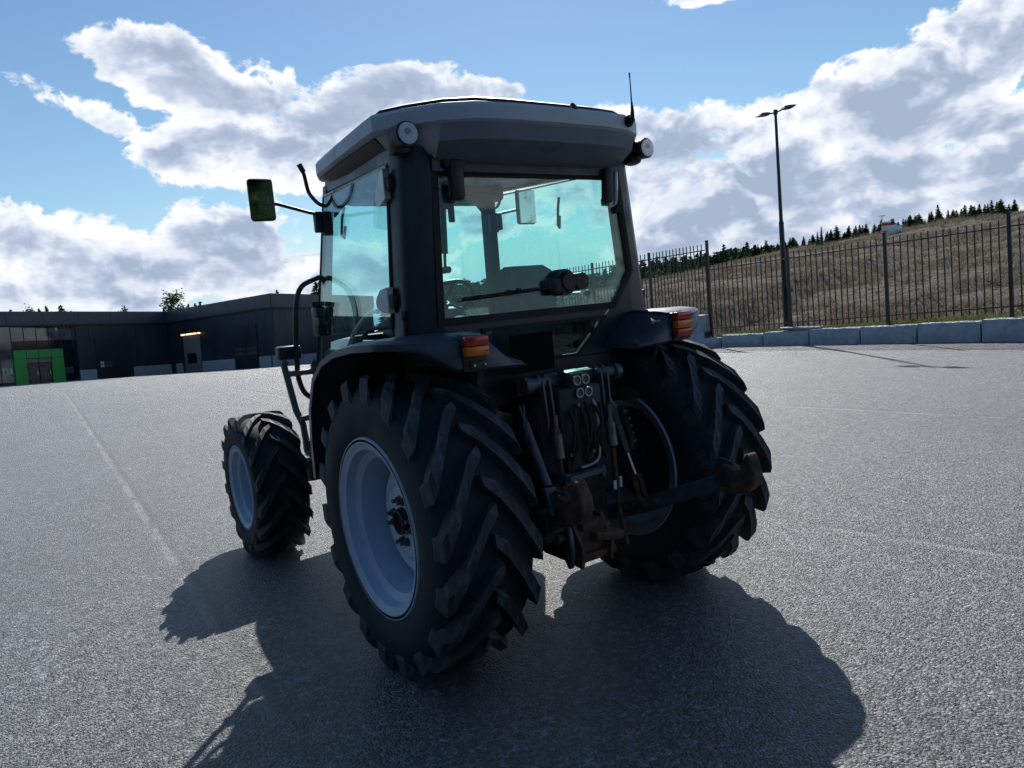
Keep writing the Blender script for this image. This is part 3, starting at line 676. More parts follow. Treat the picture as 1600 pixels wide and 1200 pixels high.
for (px, py, n_) in ((15, 483, 'spruce tip over the roof beyond the outer post of the green entrance'), (60, 481, 'thin spruce tip over the green entrance'), (71, 477, 'pointed spruce tip between the thin tip and the broadest spruce top'), (94, 476, 'broadest spruce top over the flat roof'), (110, 485, 'low spruce tip beside the broadest spruce top'), (255, 479, 'thin conifer tip next to the round birch'),
                     (293, 474, 'conifer tip where the wing roof starts to rise'), (304, 473, 'conifer tip halfway up the wing roof'), (312, 470, 'blunt conifer top over the wing roof'), (432, 452, 'lone conifer tip above the outer corner of the wing'), (492, 440, 'dark double spruce beside the cab handrail'), (498, 438, 'dark spruce right against the cab door edge')):
    p = at(px, py-3, 118); h = 10; spruce((p.x, p.y, p.z-h), h, 1 if px in (94, 312, 492) else 0, n_, 'conifers behind the warehouse', wide=1.3 if px not in (94, 492) else 1.8)
# signs on the crest
def sign(px, py0, py1, w, m1, label, bands=False):
    p = at(px, py1, 41.5); top = at(px, py0, 41.5); root = tag(empty('site_sign', (p.x, p.y, bank(p.x, p.y)-.1)), label, 'sign')
    hgt = top.z-(bank(p.x, p.y)-.1); ax = V((rgt.x, rgt.y, 0)).normalized(); a = Matrix.Rotation(math.atan2(ax.y, ax.x), 3, 'Z')
    for s_ in (-1, 1):
        bm = B(); cyl(bm, a @ V((s_*w*.42, .03, 0)), a @ V((s_*w*.42, .03, hgt)), .025, 8); obj('post', bm, 'alu', root)
    bm = B(); box(bm, (0, 0, hgt-.3), (w, .03, .5), a, .005); obj('board', bm, m1, root)
    if bands:
        bm = B(); box(bm, a @ V((0, -.018, hgt-.2)), (w*.96, .01, .14), a); obj('red_band', bm, 'sign_red', root)
    return root
sign(1385, 345, 362, .55, 'sign_white', 'small red and white notice board on posts on the crest', True)
sign(1395, 350, 362, .5, 'sign_white', 'plain white board next to the red and white notice')
sign(1403, 351, 362, .45, 'sign_white', 'second plain white board farthest from the red notice')
p = at(1384, 362, 42); q = at(1384, 336, 42); pole = tag(empty('signal_pole', (p.x, p.y+.2, bank(p.x, p.y)-.1)), 'thin mast with a small crossbar behind the red and white notice', 'pole'); hgt = q.z-(bank(p.x, p.y)-.1)
bm = B(); cyl(bm, (0, 0, 0), (0, 0, hgt), .022, 8); obj('mast', bm, 'alu', pole)
bm = B(); cyl(bm, (-.14, .1, hgt-.03), (.14, -.1, hgt-.03), .03, 8); obj('crossbar', bm, 'alu', pole)
# ------------------------------------------------------------------ the tractor
T = tag(empty('tractor', (0, 0, 0)), 'dark farm tractor with grey cab roof parked on the asphalt', 'tractor')
def part(name, bm, m, parent=None, **k): return obj(name, bm, m, parent or T, **k)

def carcass(bm, rad, rim, hw, lug):                 # tyre body, profile closed through the bead
    rt = rad-lug
    prof = [(.86*hw, rim-.005), (.97*hw, rim+.02), (1.03*hw, rim+(rt-rim)*.32), (1.04*hw, rim+(rt-rim)*.55), (1.0*hw, rim+(rt-rim)*.78), (.93*hw, rt-.035), (.80*hw, rt-.012), (.4*hw, rt), (0, rt+.003)]
    prof = prof+[(-x, r) for x, r in prof[-2::-1]]
    lathe_x(bm, prof, 88); return prof
def lug_mesh(rad, hw, lug, sgn, wid, delta):
    bm = B(); rt = rad-lug; secs = []
    for t_, k in ((-.07, 0), (.18, 0), (.45, 0), (.72, 0), (.93, 0), (1.02, 1), (1.035, 2)):
        x = t_*hw; ph = delta*max(0, t_)**1.15
        w0 = wid*(1.+.35*max(0, t_)); top = rad-.012*max(0, t_)**3*(rad/.8); base = rt-.02
        if k == 1: top = rad-lug*.62; base = rt-lug*1.1; x = 1.015*hw
        if k == 2: top = rt-lug*1.15; base = rt-lug*1.9; x = 1.045*hw
        tw = w0*.82/rad/2; bw = w0*1.16/rad/2
        if t_ < 0: tw *= .7; bw *= .8
        sec = []
        for a_, r_ in ((ph-bw, base), (ph-tw, top), (ph+tw*1.0, top), (ph+bw, base)):
            sec.append((sgn*x*(1.0 if r_ != base or k == 0 else .95), r_*math.cos(a_), r_*math.sin(a_)))
        secs.append(sec)
    loft(bm, secs); bmesh.ops.recalc_face_normals(bm, faces=bm.faces)
    me = bpy.data.meshes.new('tread_lug'); bm.to_mesh(me); bm.free(); me.materials.append(MAT['lug_rubber'])
    return me
def wheel(name, c, side, rad, rim, hw, lug, nl, wid, delta, disc_in, meshes, nuts, phase, flat):
    bm = B(); carcass(bm, rad, rim, hw, lug)
    for v in bm.verts:
        if v.co.z < -flat+.004: v.co.z = -flat+.004
    o = part(name, bm, 'rubber', sharp=45); o.location = c
    for sg in (1, -1):
        me = meshes[sg]
        for i in range(nl):
            l = link(bpy.data.objects.new('tread_lug', me), o); a = 2*math.pi*(i+(.5 if sg > 0 else 0))/nl+phase; l.rotation_euler.x = a
    # rim: outer and inner flange, drop centre; disc set well inside
    s = side; bm = B()
    prof = [(.96, 0.012), (1.0, .006), (1.0, -.012), (.955, -.03), (.93, -.048), (.80, -.055), (.74, -.062), (.66, -.10), (.30, -.112), (.0, -.112), (-.30, -.105), (-.62, -.10), (-.74, -.06), (-.93, -.05), (-.97, -.02), (-1.0, .004), (-.97, .012)]
    prof = [(x*hw*s, rim+d*(rim/.455)) for x, d in prof]; prof2 = [(x, r+.006) for x, r in prof[::-1]]
    lathe_x(bm, prof+prof2, 72, closed=True); rm = part('rim', bm, 'rim_paint', o, sharp=28)
    bm = B(); lathe_x(bm, [(x*hw*s, rim+d*(rim/.455)) for x, d in ((-.86, -.052), (-.935, -.051), (-.975, -.022), (-1.006, .004), (-.972, .016))], 72); part('inner_flange', bm, 'rim_flange_shade', o)
    dx = disc_in*s; rd = rim-.112*(rim/.455)
    bm = B(); k = rim/.455
    pr_ = [(dx-.05*s, rd+.004), (dx-.02*s, rd*.93), (dx+.012*s, rd*.80), (dx+.006*s, rd*.66), (dx+.035*s, rd*.56), (dx+.04*s, rd*.50), (dx+.04*s, .075*k), (dx+.028*s, .07*k), (dx+.028*s, .0)]
    lathe_x(bm, pr_, 48); part('wheel_disc', bm, 'hub_paint', o, sharp=25)
    bm = B(); lathe_x(bm, [(dx-.056*s, rd+.003), (dx-.03*s, rd*.92), (dx, rd*.80), (dx-.006*s, rd*.66), (dx+.02*s, rd*.5), (dx+.02*s, 0)], 48); part('disc_back', bm, 'rim_inner_shade', o, sharp=25)
    bm = B(); lathe_x(bm, [(dx+.02*s, .072*k), (dx+.075*s, .066*k), (dx+.08*s, .055*k), (dx+.05*s, .05*k), (dx+.045*s, 0), (dx, 0), (dx, .072*k)], 24); part('hub', bm, 'cast_iron', o)
    if nuts:
        for i in range(4):
            for e in (-1, 1):
                a = math.pi/4*0+math.pi/2*i+e*.23; rr_ = .112*k; bm = B()
                y, z = rr_*math.cos(a), rr_*math.sin(a)
                cyl(bm, (dx+.038*s, y, z), (dx+.062*s, y, z), .019*k, 6); cyl(bm, (dx+.06*s, y, z), (dx+.085*s, y, z), .011*k, 8); cyl(bm, (dx+.036*s, y, z), (dx+.044*s, y, z), .024*k, 12); part('wheel_nut', bm, 'nut_steel', o)
    return o
RW, RH, RC = .785, .252, .852
rl = {sg: lug_mesh(RW, RH, .054, sg, .092, .50) for sg in (1, -1)}
for side, ph in ((-1, .10), (1, .02)):
    w_ = wheel('rear_wheel', (side*RC, 0, .768), side, RW, .455, RH, .05, 18, .085, .5, .045, rl, True, ph, .768)
    w_['label'] = 'large lugged rear wheel with pale rim'
FWR, FH, FC = .568, .195, .965
fl = {sg: lug_mesh(FWR, FH, .040, sg, .064, .48) for sg in (1, -1)}
for side, ph in ((-1, .12), (1, .3)):
    w_ = wheel('front_wheel', (side*FC, 2.506, .555), side, FWR, .325, FH, .038, 16, .055, .46, .02, fl, True, ph, .555)
    w_['label'] = 'smaller lugged front wheel with pale rim'

# ---- chassis, axles, gearbox
bm = B(); box(bm, (0, .35, .80), (.46, 1.3, .62), None, .05, 2); box(bm, (0, 1.6, .82), (.40, 1.5, .42), None, .04, 2); box(bm, (0, -.18, 1.02), (.50, .30, .56), None, .04, 2)
box(bm, (0, -.10, .62), (.40, .35, .40), None, .06, 2); part('gearbox', bm, 'cast_iron')
bm = B(); lathe_x(bm, [(-.74, 0), (-.74, .10), (-.66, .10), (-.64, .13), (-.30, .17), (-.24, .26), (.24, .26), (.30, .17), (.64, .13), (.66, .10), (.74, .10), (.74, 0)], 28, V((0, 0, .768))); part('rear_axle', bm, 'cast_iron')
bm = B(); lathe_x(bm, [(-.82, 0), (-.82, .10), (-.70, .12), (-.62, .07), (-.2, .085), (0, .15), (.2, .085), (.62, .07), (.70, .12), (.82, .10), (.82, 0)], 24, V((0, 2.506, .56))); box(bm, (0, 2.45, .72), (.34, .5, .22), None, .04); part('front_axle', bm, 'cast_iron')
bm = B(); beam(bm, (-.66, 2.30, .60), (.66, 2.30, .60), .05, .05); cyl(bm, (-.62, 2.28, .62), (-.2, 2.28, .62), .035, 12); part('steering_cylinder', bm, 'black_steel')
for s in (-1, 1):
    bm = B(); beam(bm, (s*.62, 2.36, .66), (s*.58, 1.95, .62), .05, .12); box(bm, (s*.62, 2.36, .62), (.10, .14, .18), None, .03); part('steering_knuckle', bm, 'cast_iron')
bm = B(); box(bm, (-.52, 1.35, .82), (.34, .85, .55), None, .07, 3); part('fuel_tank', bm, 'black_plastic')
bm = B(); box(bm, (.52, 1.35, .82), (.34, .75, .55), None, .07, 3); part('battery_box', bm, 'black_plastic')
bm = B(); tube(bm, [(-.60, 1.75, .62), (-.64, 1.68, .52), (-.66, 1.60, .50)], .028, 8); box(bm, (-.66, 1.60, .5), (.06, .14, .035), None, .012); part('tank_bracket', bm, 'black_steel')
# engine and bonnet
bm = B(); box(bm, (0, 2.15, 1.02), (.42, 1.3, .55), None, .05); cyl(bm, (.2, 1.8, 1.1), (.2, 2.4, 1.1), .09, 14); part('engine', bm, 'cast_iron')
secs = []
for y, w, zt, zb in ((1.48, .40, 1.66, 1.02), (1.9, .40, 1.66, 1.0), (2.3, .385, 1.64, .98), (2.55, .37, 1.61, .96), (2.72, .34, 1.55, .95), (2.80, .30, 1.44, .95)):
    secs.append([(-w, y, zb), (-w*1.02, y, zt-.22), (-w*.96, y, zt-.07), (-w*.78, y, zt-.01), (0, y, zt+.02), (w*.78, y, zt-.01), (w*.96, y, zt-.07), (w*1.02, y, zt-.22), (w, y, zb)])
bm = B(); loft(bm, secs); bn_ = part('bonnet', bm, 'red_paint', sharp=40); bn_['label'] = 'red engine bonnet'
bm = B(); secs = []
for y, w, zt in ((1.50, .40, 1.66), (1.9, .40, 1.66), (2.3, .385, 1.64), (2.55, .37, 1.61), (2.70, .345, 1.565)):
    secs.append([(-w*1.035, y, zt-.20), (-w*.985, y, zt-.06), (-w*.79, y, zt+.004), (-w*.4, y, zt+.02), (-w*.4, y, zt+.004), (-w*.78, y, zt-.006), (-w*.97, y, zt-.066), (-w*1.022, y, zt-.20)])
loft(bm, secs); part('bonnet_trim', bm, 'alu', bn_)
for s in (-1, 1):
    bm = B(); box(bm, (s*.3, 2.84, 1.2), (.16, .06, .14), None, .02); part('headlight', bm, 'alu', bn_)

# ---- cab
def pillar(name, bot, top, m='cab_paint', n=5):
    bm = B(); secs = []
    for i in range(n): f = i/(n-1); secs.append([V(a)*(1-f)+V(c)*f for a, c in zip(bot, top)])
    loft(bm, secs); return part(name, bm, m, sharp=38)
for s in (-1, 1):
    wt_ = .775 if s < 0 else .745
    bot = [(s*.845, .085, 1.66), (s*.85, -.03, 1.66), (s*.825, -.085, 1.66), (s*.775, -.118, 1.66), (s*.665, -.125, 1.66), (s*.655, -.085, 1.66), (s*.74, -.04, 1.66), (s*.785, .085, 1.66)]
    top = [(s*wt_, .085, 2.66), (s*(wt_+.004), -.03, 2.66), (s*(wt_-.02), -.075, 2.66), (s*(wt_-.06), -.10, 2.66), (s*.625, -.105, 2.66), (s*.612, -.07, 2.66), (s*.68, -.03, 2.66), (s*(wt_-.06), .085, 2.66)]
    pl = pillar('rear_pillar', bot, top)
    bm = B(); box(bm, (s*.845, -.04, 1.83), (.02, .035, .05), None, .008); box(bm, (s*.842, -.045, 1.76), (.02, .025, .09), None, .008); part('pillar_latch', bm, 'black_plastic', pl)
    pillar('front_pillar', [(s*.72, 1.46, 1.35), (s*.78, 1.46, 1.35), (s*.78, 1.54, 1.35), (s*.70, 1.56, 1.35)], [(s*.60, 1.28, 2.70), (s*.66, 1.27, 2.70), (s*.655, 1.34, 2.70), (s*.585, 1.36, 2.70)])
bm = B()
beam(bm, (-.64, -.09, 2.60), (.64, -.09, 2.60), .06, .13); beam(bm, (-.60, 1.31, 2.68), (.60, 1.31, 2.68), .06, .10)
for s in (-1, 1): beam(bm, (s*.755, .05, 2.645), (s*.63, 1.30, 2.69), .05, .07)
part('roof_frame', bm, 'cab_paint')
bm = B(); box(bm, (0, .66, 2.70), (1.16, 1.15, .06), None, .02); box(bm, (0, 1.12, 2.62), (1.10, .30, .12), None, .03); box(bm, (-.25, .02, 2.58), (.5, .16, .10), None, .02); part('headliner', bm, 'black_plastic')
# header flares of the front pillars and sun visor
for s in (-1, 1):
    bm = B(); slab(bm, [(s*.60, 1.31, 2.66), (s*.44, 1.31, 2.66), (s*.60, 1.33, 2.50)], .03); part('pillar_gusset', bm, 'cab_paint')
# rear window, sealed edge, wiper, hardware
def rw_pt(x, z, dy=0): return V((x, -.118+(z-1.77)*.035+dy, z))
rwp = [(-.665, 1.785), (.505, 1.785), (.662, 1.975), (.615, 2.53), (-.612, 2.53)]
bm = B(); slab(bm, [rw_pt(x, z) for x, z in rwp], .006); gw = part('rear_window', bm, 'cab_glass')
bm = B(); ringframe(bm, [rw_pt(x, z, -.004) for x, z in rwp], -.028, .024); ringframe(bm, [rw_pt(x, z, -.006) for x, z in rwp], .012, .014); part('window_seal', bm, 'black_rubber', gw)
bm = B(); lathe_y = [(0, .0)]
cyl(bm, rw_pt(.13, 1.935, .04), rw_pt(.13, 1.935, -.05), .075, 20); cyl(bm, rw_pt(.13, 1.935, -.05), rw_pt(.13, 1.935, -.085), .06, 20, .045); box(bm, rw_pt(.17, 1.93, .07), (.20, .12, .12), None, .03); box(bm, rw_pt(.07, 1.915, -.05), (.10, .05, .09), None, .02); cyl(bm, rw_pt(.27, 1.935, .05), rw_pt(.27, 1.935, -.03), .05, 16)
part('wiper_motor', bm, 'black_plastic', gw)
bm = B(); beam(bm, rw_pt(.10, 1.915, -.07), rw_pt(-.22, 1.895, -.05), .014, .012); beam(bm, rw_pt(-.06, 1.908, -.045), rw_pt(-.545, 1.885, -.022), .010, .022)
for k in range(4): beam(bm, rw_pt(-.08-.12*k, 1.908-.005*k, -.048), rw_pt(-.12-.12*k, 1.905-.005*k, -.03), .008, .02)
box(bm, rw_pt(-.20, 1.912, -.05), (.03, .02, .02), None, .005); part('rear_wiper', bm, 'black_rubber', gw)
bm = B(); box(bm, rw_pt(-.515, 2.50, -.04), (.085, .06, .22), None, .025, 2); box(bm, rw_pt(-.52, 2.60, -.03), (.13, .06, .10), None, .02); part('upper_hinge', bm, 'black_plastic', gw)
bm = B(); box(bm, rw_pt(.52, 2.48, -.04), (.07, .05, .20), Matrix.Rotation(.08, 3, 'Y'), .02, 2); part('upper_hinge', bm, 'black_plastic', gw)
bm = B(); tube(bm, [rw_pt(.60, 2.56, -.03), rw_pt(.575, 2.50, -.055), rw_pt(.567, 2.40, -.05), rw_pt(.575, 2.375, -.03)], .014, 8); part('hinge_rod', bm, 'alu', gw)
bm = B(); cyl(bm, rw_pt(.605, 2.345, .01), rw_pt(.605, 2.345, -.03), .022, 12); part('glass_stop', bm, 'black_rubber', gw)
bm = B(); cyl(bm, (-.565, -.06, 2.36), (-.578, -.06, 2.13), .017, 10); cyl(bm, (-.578, -.06, 2.14), (-.585, -.06, 2.045), .008, 8); cyl(bm, (-.562, -.09, 2.385), (-.562, -.03, 2.385), .033, 14); cyl(bm, (-.587, -.1, 2.045), (-.587, -.03, 2.045), .018, 10); beam(bm, (-.587, -.07, 2.04), (-.63, -.07, 2.04), .018, .018); part('gas_strut', bm, 'black_steel', gw)
# lower rear pane and rear wall
lp_ = [(-.42, 1.525), (.195, 1.525), (.40, 1.705), (-.42, 1.705)]
bm = B(); slab(bm, [V((x, -.125, z)) for x, z in lp_], .006); lg = part('lower_rear_pane', bm, 'cab_glass')
bm = B(); ringframe(bm, [V((x, -.13, z)) for x, z in lp_], -.02, .02); part('window_seal', bm, 'black_rubber', lg)
bm = B()
def wallq(q, th=.03): slab(bm, [V((x, -.11, z)) for x, z in q], th)
wallq([(-.66, 1.70), (.43, 1.722), (.50, 1.785), (-.66, 1.785)]); wallq([(-.66, 1.50), (-.44, 1.50), (-.44, 1.70), (-.66, 1.70)]); wallq([(.205, 1.50), (.66, 1.50), (.66, 1.97), (.52, 1.775), (.43, 1.715)]); wallq([(-.66, 1.30), (.66, 1.30), (.66, 1.505), (-.66, 1.505)])
part('rear_wall', bm, 'cab_paint')
bm = B(); box(bm, (0, .66, 1.34), (1.24, 1.5, .06), None, .01)
for s in (-1, 1): box(bm, (s*.64, .45, 1.50), (.05, 1.1, .36), None, .015); box(bm, (s*.70, 1.1, 1.38), (.10, .8, .5), None, .03)
box(bm, (0, 1.40, 1.50), (1.1, .06, .40), None, .02); part('cab_floor', bm, 'black_plastic')
# windscreen and side glazing
bm = B(); slab(bm, [(-.69, 1.46, 1.72), (.69, 1.46, 1.72), (.595, 1.325, 2.64), (-.595, 1.325, 2.64)], .006); part('windscreen', bm, 'cab_glass')
def door_pt(s, y, z):
    f = (y-.08)/1.36; g = (z-1.72)/.92
    xb = .84*(1-f)+.752*f; xt = (.772 if s < 0 else .74)*(1-f)+.648*f
    return V((s*(xb*(1-g)+xt*g), y, z))
def yfront(z): return 1.475-(z-1.72)*.155
for s in (-1, 1):
    poly = [(.10, 1.775), (.46, 1.765), (.62, 1.70), (.80, 1.52), (1.0, 1.45), (yfront(1.45), 1.45), (yfront(2.63), 2.63), (.10, 2.60)]
    pp = [door_pt(s, y, z) for y, z in poly]
    bm = B(); slab(bm, pp, .006, (s, .09, .08)); dr = part('door_glass', bm, 'side_glass', sharp=60)
    bm = B(); tube(bm, pp[:4]+[pp[3]], .012, 8); tube(bm, [pp[-1], pp[0]], .016, 8); tube(bm, [pp[5], pp[6]], .010, 8); part('door_seal', bm, 'black_rubber', dr)
    bm = B(); tube(bm, [pp[6]+V((s*.006, 0, .006)), pp[7]+V((s*.006, 0, .006))], .006, 6); part('door_top_trim', bm, 'alu', dr)
    for hz, hl in ((1.905, 0), (2.50, 1)):
        bm = B(); q = door_pt(s, .055, hz); n_ = V((s, .09, .09)).normalized(); yv = (door_pt(s, .6, hz)-q).normalized(); zv = n_.cross(yv)*(1 if s > 0 else -1); zv = V((0, 0, 1))
        shape = [(-.005, -.062), (.10, -.055), (.175, -.03), (.19, .0), (.16, .03), (.10, .062), (-.005, .072)] if not hl else [(-.005, -.075), (.10, -.10), (.155, -.095), (.16, -.06), (.12, .0), (.06, .05), (-.005, .075)]
        slab(bm, [q+yv*a*.9+zv*c*1.0+n_*.03 for a, c in shape], .034); part('door_hinge', bm, 'hinge_white' if (s < 0 and not hl) or s > 0 else 'alu', dr)
        bm = B(); box(bm, q+n_*.014-yv*.015, (.045, .05, .07), None, .01); part('hinge_block', bm, 'black_plastic', dr)
    bm = B(); q = door_pt(s, 1.33, 1.80); box(bm, q+V((s*.03, .02, .02)), (.07, .11, .20), None, .02); box(bm, q+V((s*.045, -.03, .02)), (.05, .10, .06), None, .015); cyl(bm, q+V((s*.03, .02, .12)), q+V((s*.03, .02, .15)), .045, 12); part('door_handle', bm, 'black_plastic', dr)
    bm = B(); tube(bm, [door_pt(s, .45, 1.86)-V((s*.05, 0, 0)), door_pt(s, .62, 1.86)-V((s*.06, 0, 0)), door_pt(s, .9, 1.75)-V((s*.06, 0, 0)), door_pt(s, 1.1, 1.55)-V((s*.05, 0, 0))], .013, 8, round_=.08); part('grab_bar', bm, 'alu', dr)
# roof
HO = [(0, -.385), (.30, -.38), (.50, -.352), (.65, -.27), (.79, -.11), (.875, .03), (.862, .2), (.80, .76), (.742, 1.2), (.66, 1.38), (.40, 1.46), (0, 1.48)]
def ringo(fn):
    right = [fn(k, x, y) for k, (x, y) in enumerate(HO)]; left = [(-p[0], p[1], p[2]) for p in right[-2:0:-1]]
    return right+left
def ins(x, y, d): q = V((x, y-.5)); l = q.length; q = q*((l-d)/l); return q.x, q.y+.5
def lev(k, x, y, d, z): a, c = ins(x, y, d); return (a, c, z)
rings = [
    ringo(lambda k, x, y: (min(x, .62)*1.0 if k < 4 else ins(x, y, .15)[0], -.06+(.02 if k == 3 else 0) if k < 4 else max(-.03, ins(x, y, .15)[1]), 2.575 if k < 4 else (2.66 if k < 9 else 2.665))),
    ringo(lambda k, x, y: (x*.955, -.20 if k < 3 else -.13, 2.60) if k < 4 else lev(k, x, y, .10, 2.69)),
    ringo(lambda k, x, y: (x*.99, y+.05, 2.665) if k < 4 else lev(k, x, y, .05, 2.735)),
    ringo(lambda k, x, y: lev(k, x, y, .018, 2.738)),
    ringo(lambda k, x, y: lev(k, x, y, .0, 2.75)),
    ringo(lambda k, x, y: lev(k, x, y, .0, 2.815 if 0 < k < 9 else 2.815)),
    ringo(lambda k, x, y: lev(k, x, y, .012, 2.832)),
    ringo(lambda k, x, y: lev(k, x, y, .07, 2.848)),
    ringo(lambda k, x, y: lev(k, x, y, .25, 2.862)),
    ringo(lambda k, x, y: lev(k, x, y, .55, 2.868))]
bm = B(); loft(bm, rings); rf = part('roof', bm, 'roof_plastic', sharp=30)
bm = B(); rg = rings[:4]; inner = [[(p[0]*.985, p[1]*.985+.006, p[2]+.004) for p in r] for r in rg]
lowr = [[(p[0]*1.004, p[1]-.003, p[2]-.002) for p in [r[i] for i in (-3, -2, -1, 0, 1, 2, 3)]] for r in rings[:4]]
loft(bm, lowr, closed=False, caps=False); bmesh.ops.solidify(bm, geom=bm.faces[:], thickness=.003); part('roof_rear_shell', bm, 'roof_lower', rf, sharp=30)
# under-roof recess on each side
for s in (-1, 1):
    bm = B(); pts_ = [(.835, .10, 2.733), (.775, .76, 2.733), (.715, 1.15, 2.733), (.60, 1.15, 2.66), (.66, .76, 2.65), (.72, .10, 2.65)]
    slab(bm, [(s*x, y, z) for x, y, z in pts_], .012); part('roof_underside', bm, 'black_plastic', rf)
    bm = B(); q = V((s*.80, -.165, 2.695)); cyl(bm, q+V((0, .07, 0)), q+V((0, -.03, 0)), .056, 24, .06); box(bm, q+V((-s*.01, .09, -.02)), (.10, .10, .12), None, .03); wl = part('work_light', bm, 'black_plastic', rf)
    bm = B(); cyl(bm, q+V((0, -.031, 0)), q+V((0, -.038, 0)), .051, 24); part('reflector', bm, 'reflector', wl)
    bm = B(); cyl(bm, q+V((0, -.02, .01)), q+V((0, -.043, .01)), .016, 12); part('bulb', bm, 'nut_steel', wl)
    bm = B()
    for k in range(5):
        z = -.03+.015*k; hwid = math.sqrt(max(0, .046**2-z*z)); beam(bm, q+V((-hwid, -.044, z)), q+V((hwid, -.044, z)), .004, .003, bev=0)
    cyl(bm, q+V((0, -.044, 0)), q+V((0, -.048, 0)), .05, 24); part('lens', bm, 'lamp_lens', wl)
hat = [lev(0, x, y, .085, 0)[:2] for x, y in HO[:9]]
hp = [(x, y) for x, y in hat]+[(-x, y) for x, y in hat[::-1][:-1]]
bm = B(); loft(bm, [[(x, y, z-.0) for x, y in [ins(a, c, d) for a, c in hp]] for d, z in ((.02, 2.85), (.0, 2.860), (-.006, 2.866), (.03, 2.880), (.18, 2.894), (.4, 2.898))]); hh = part('roof_hatch', bm, 'roof_plastic', rf, sharp=35)
bm = B(); loft(bm, [[(x, y, z) for x, y in [ins(a, c, d) for a, c in hp]] for d, z in ((-.006, 2.84), (-.010, 2.862), (.01, 2.863))]); part('hatch_seal', bm, 'black_rubber', hh)
bm = B(); box(bm, (.10, -.372, 2.842), (.04, .02, .02), Matrix.Rotation(.5, 3, 'Y'), .005); part('hatch_catch', bm, 'black_plastic', hh)
bm = B(); q = V((.505, -.352, 2.795)); cyl(bm, q+V((0, .02, 0)), q+V((.003, -.012, 0)), .032, 18); cyl(bm, q+V((.002, -.012, 0)), q+V((.004, -.035, .004)), .02, 14)
tube(bm, [q+V((.004, -.03, .0)), q+V((.012, -.028, .05)), q+V((.018, -.02, .10))], [.014, .010, .005], 10); tube(bm, [q+V((.018, -.02, .10)), q+V((.035, .0, .25))], [.0042, .003], 8); tube(bm, [q+V((.034, .0, .24)), q+V((.037, .002, .265))], [.0045, .004], 8); part('antenna', bm, 'black_rubber')

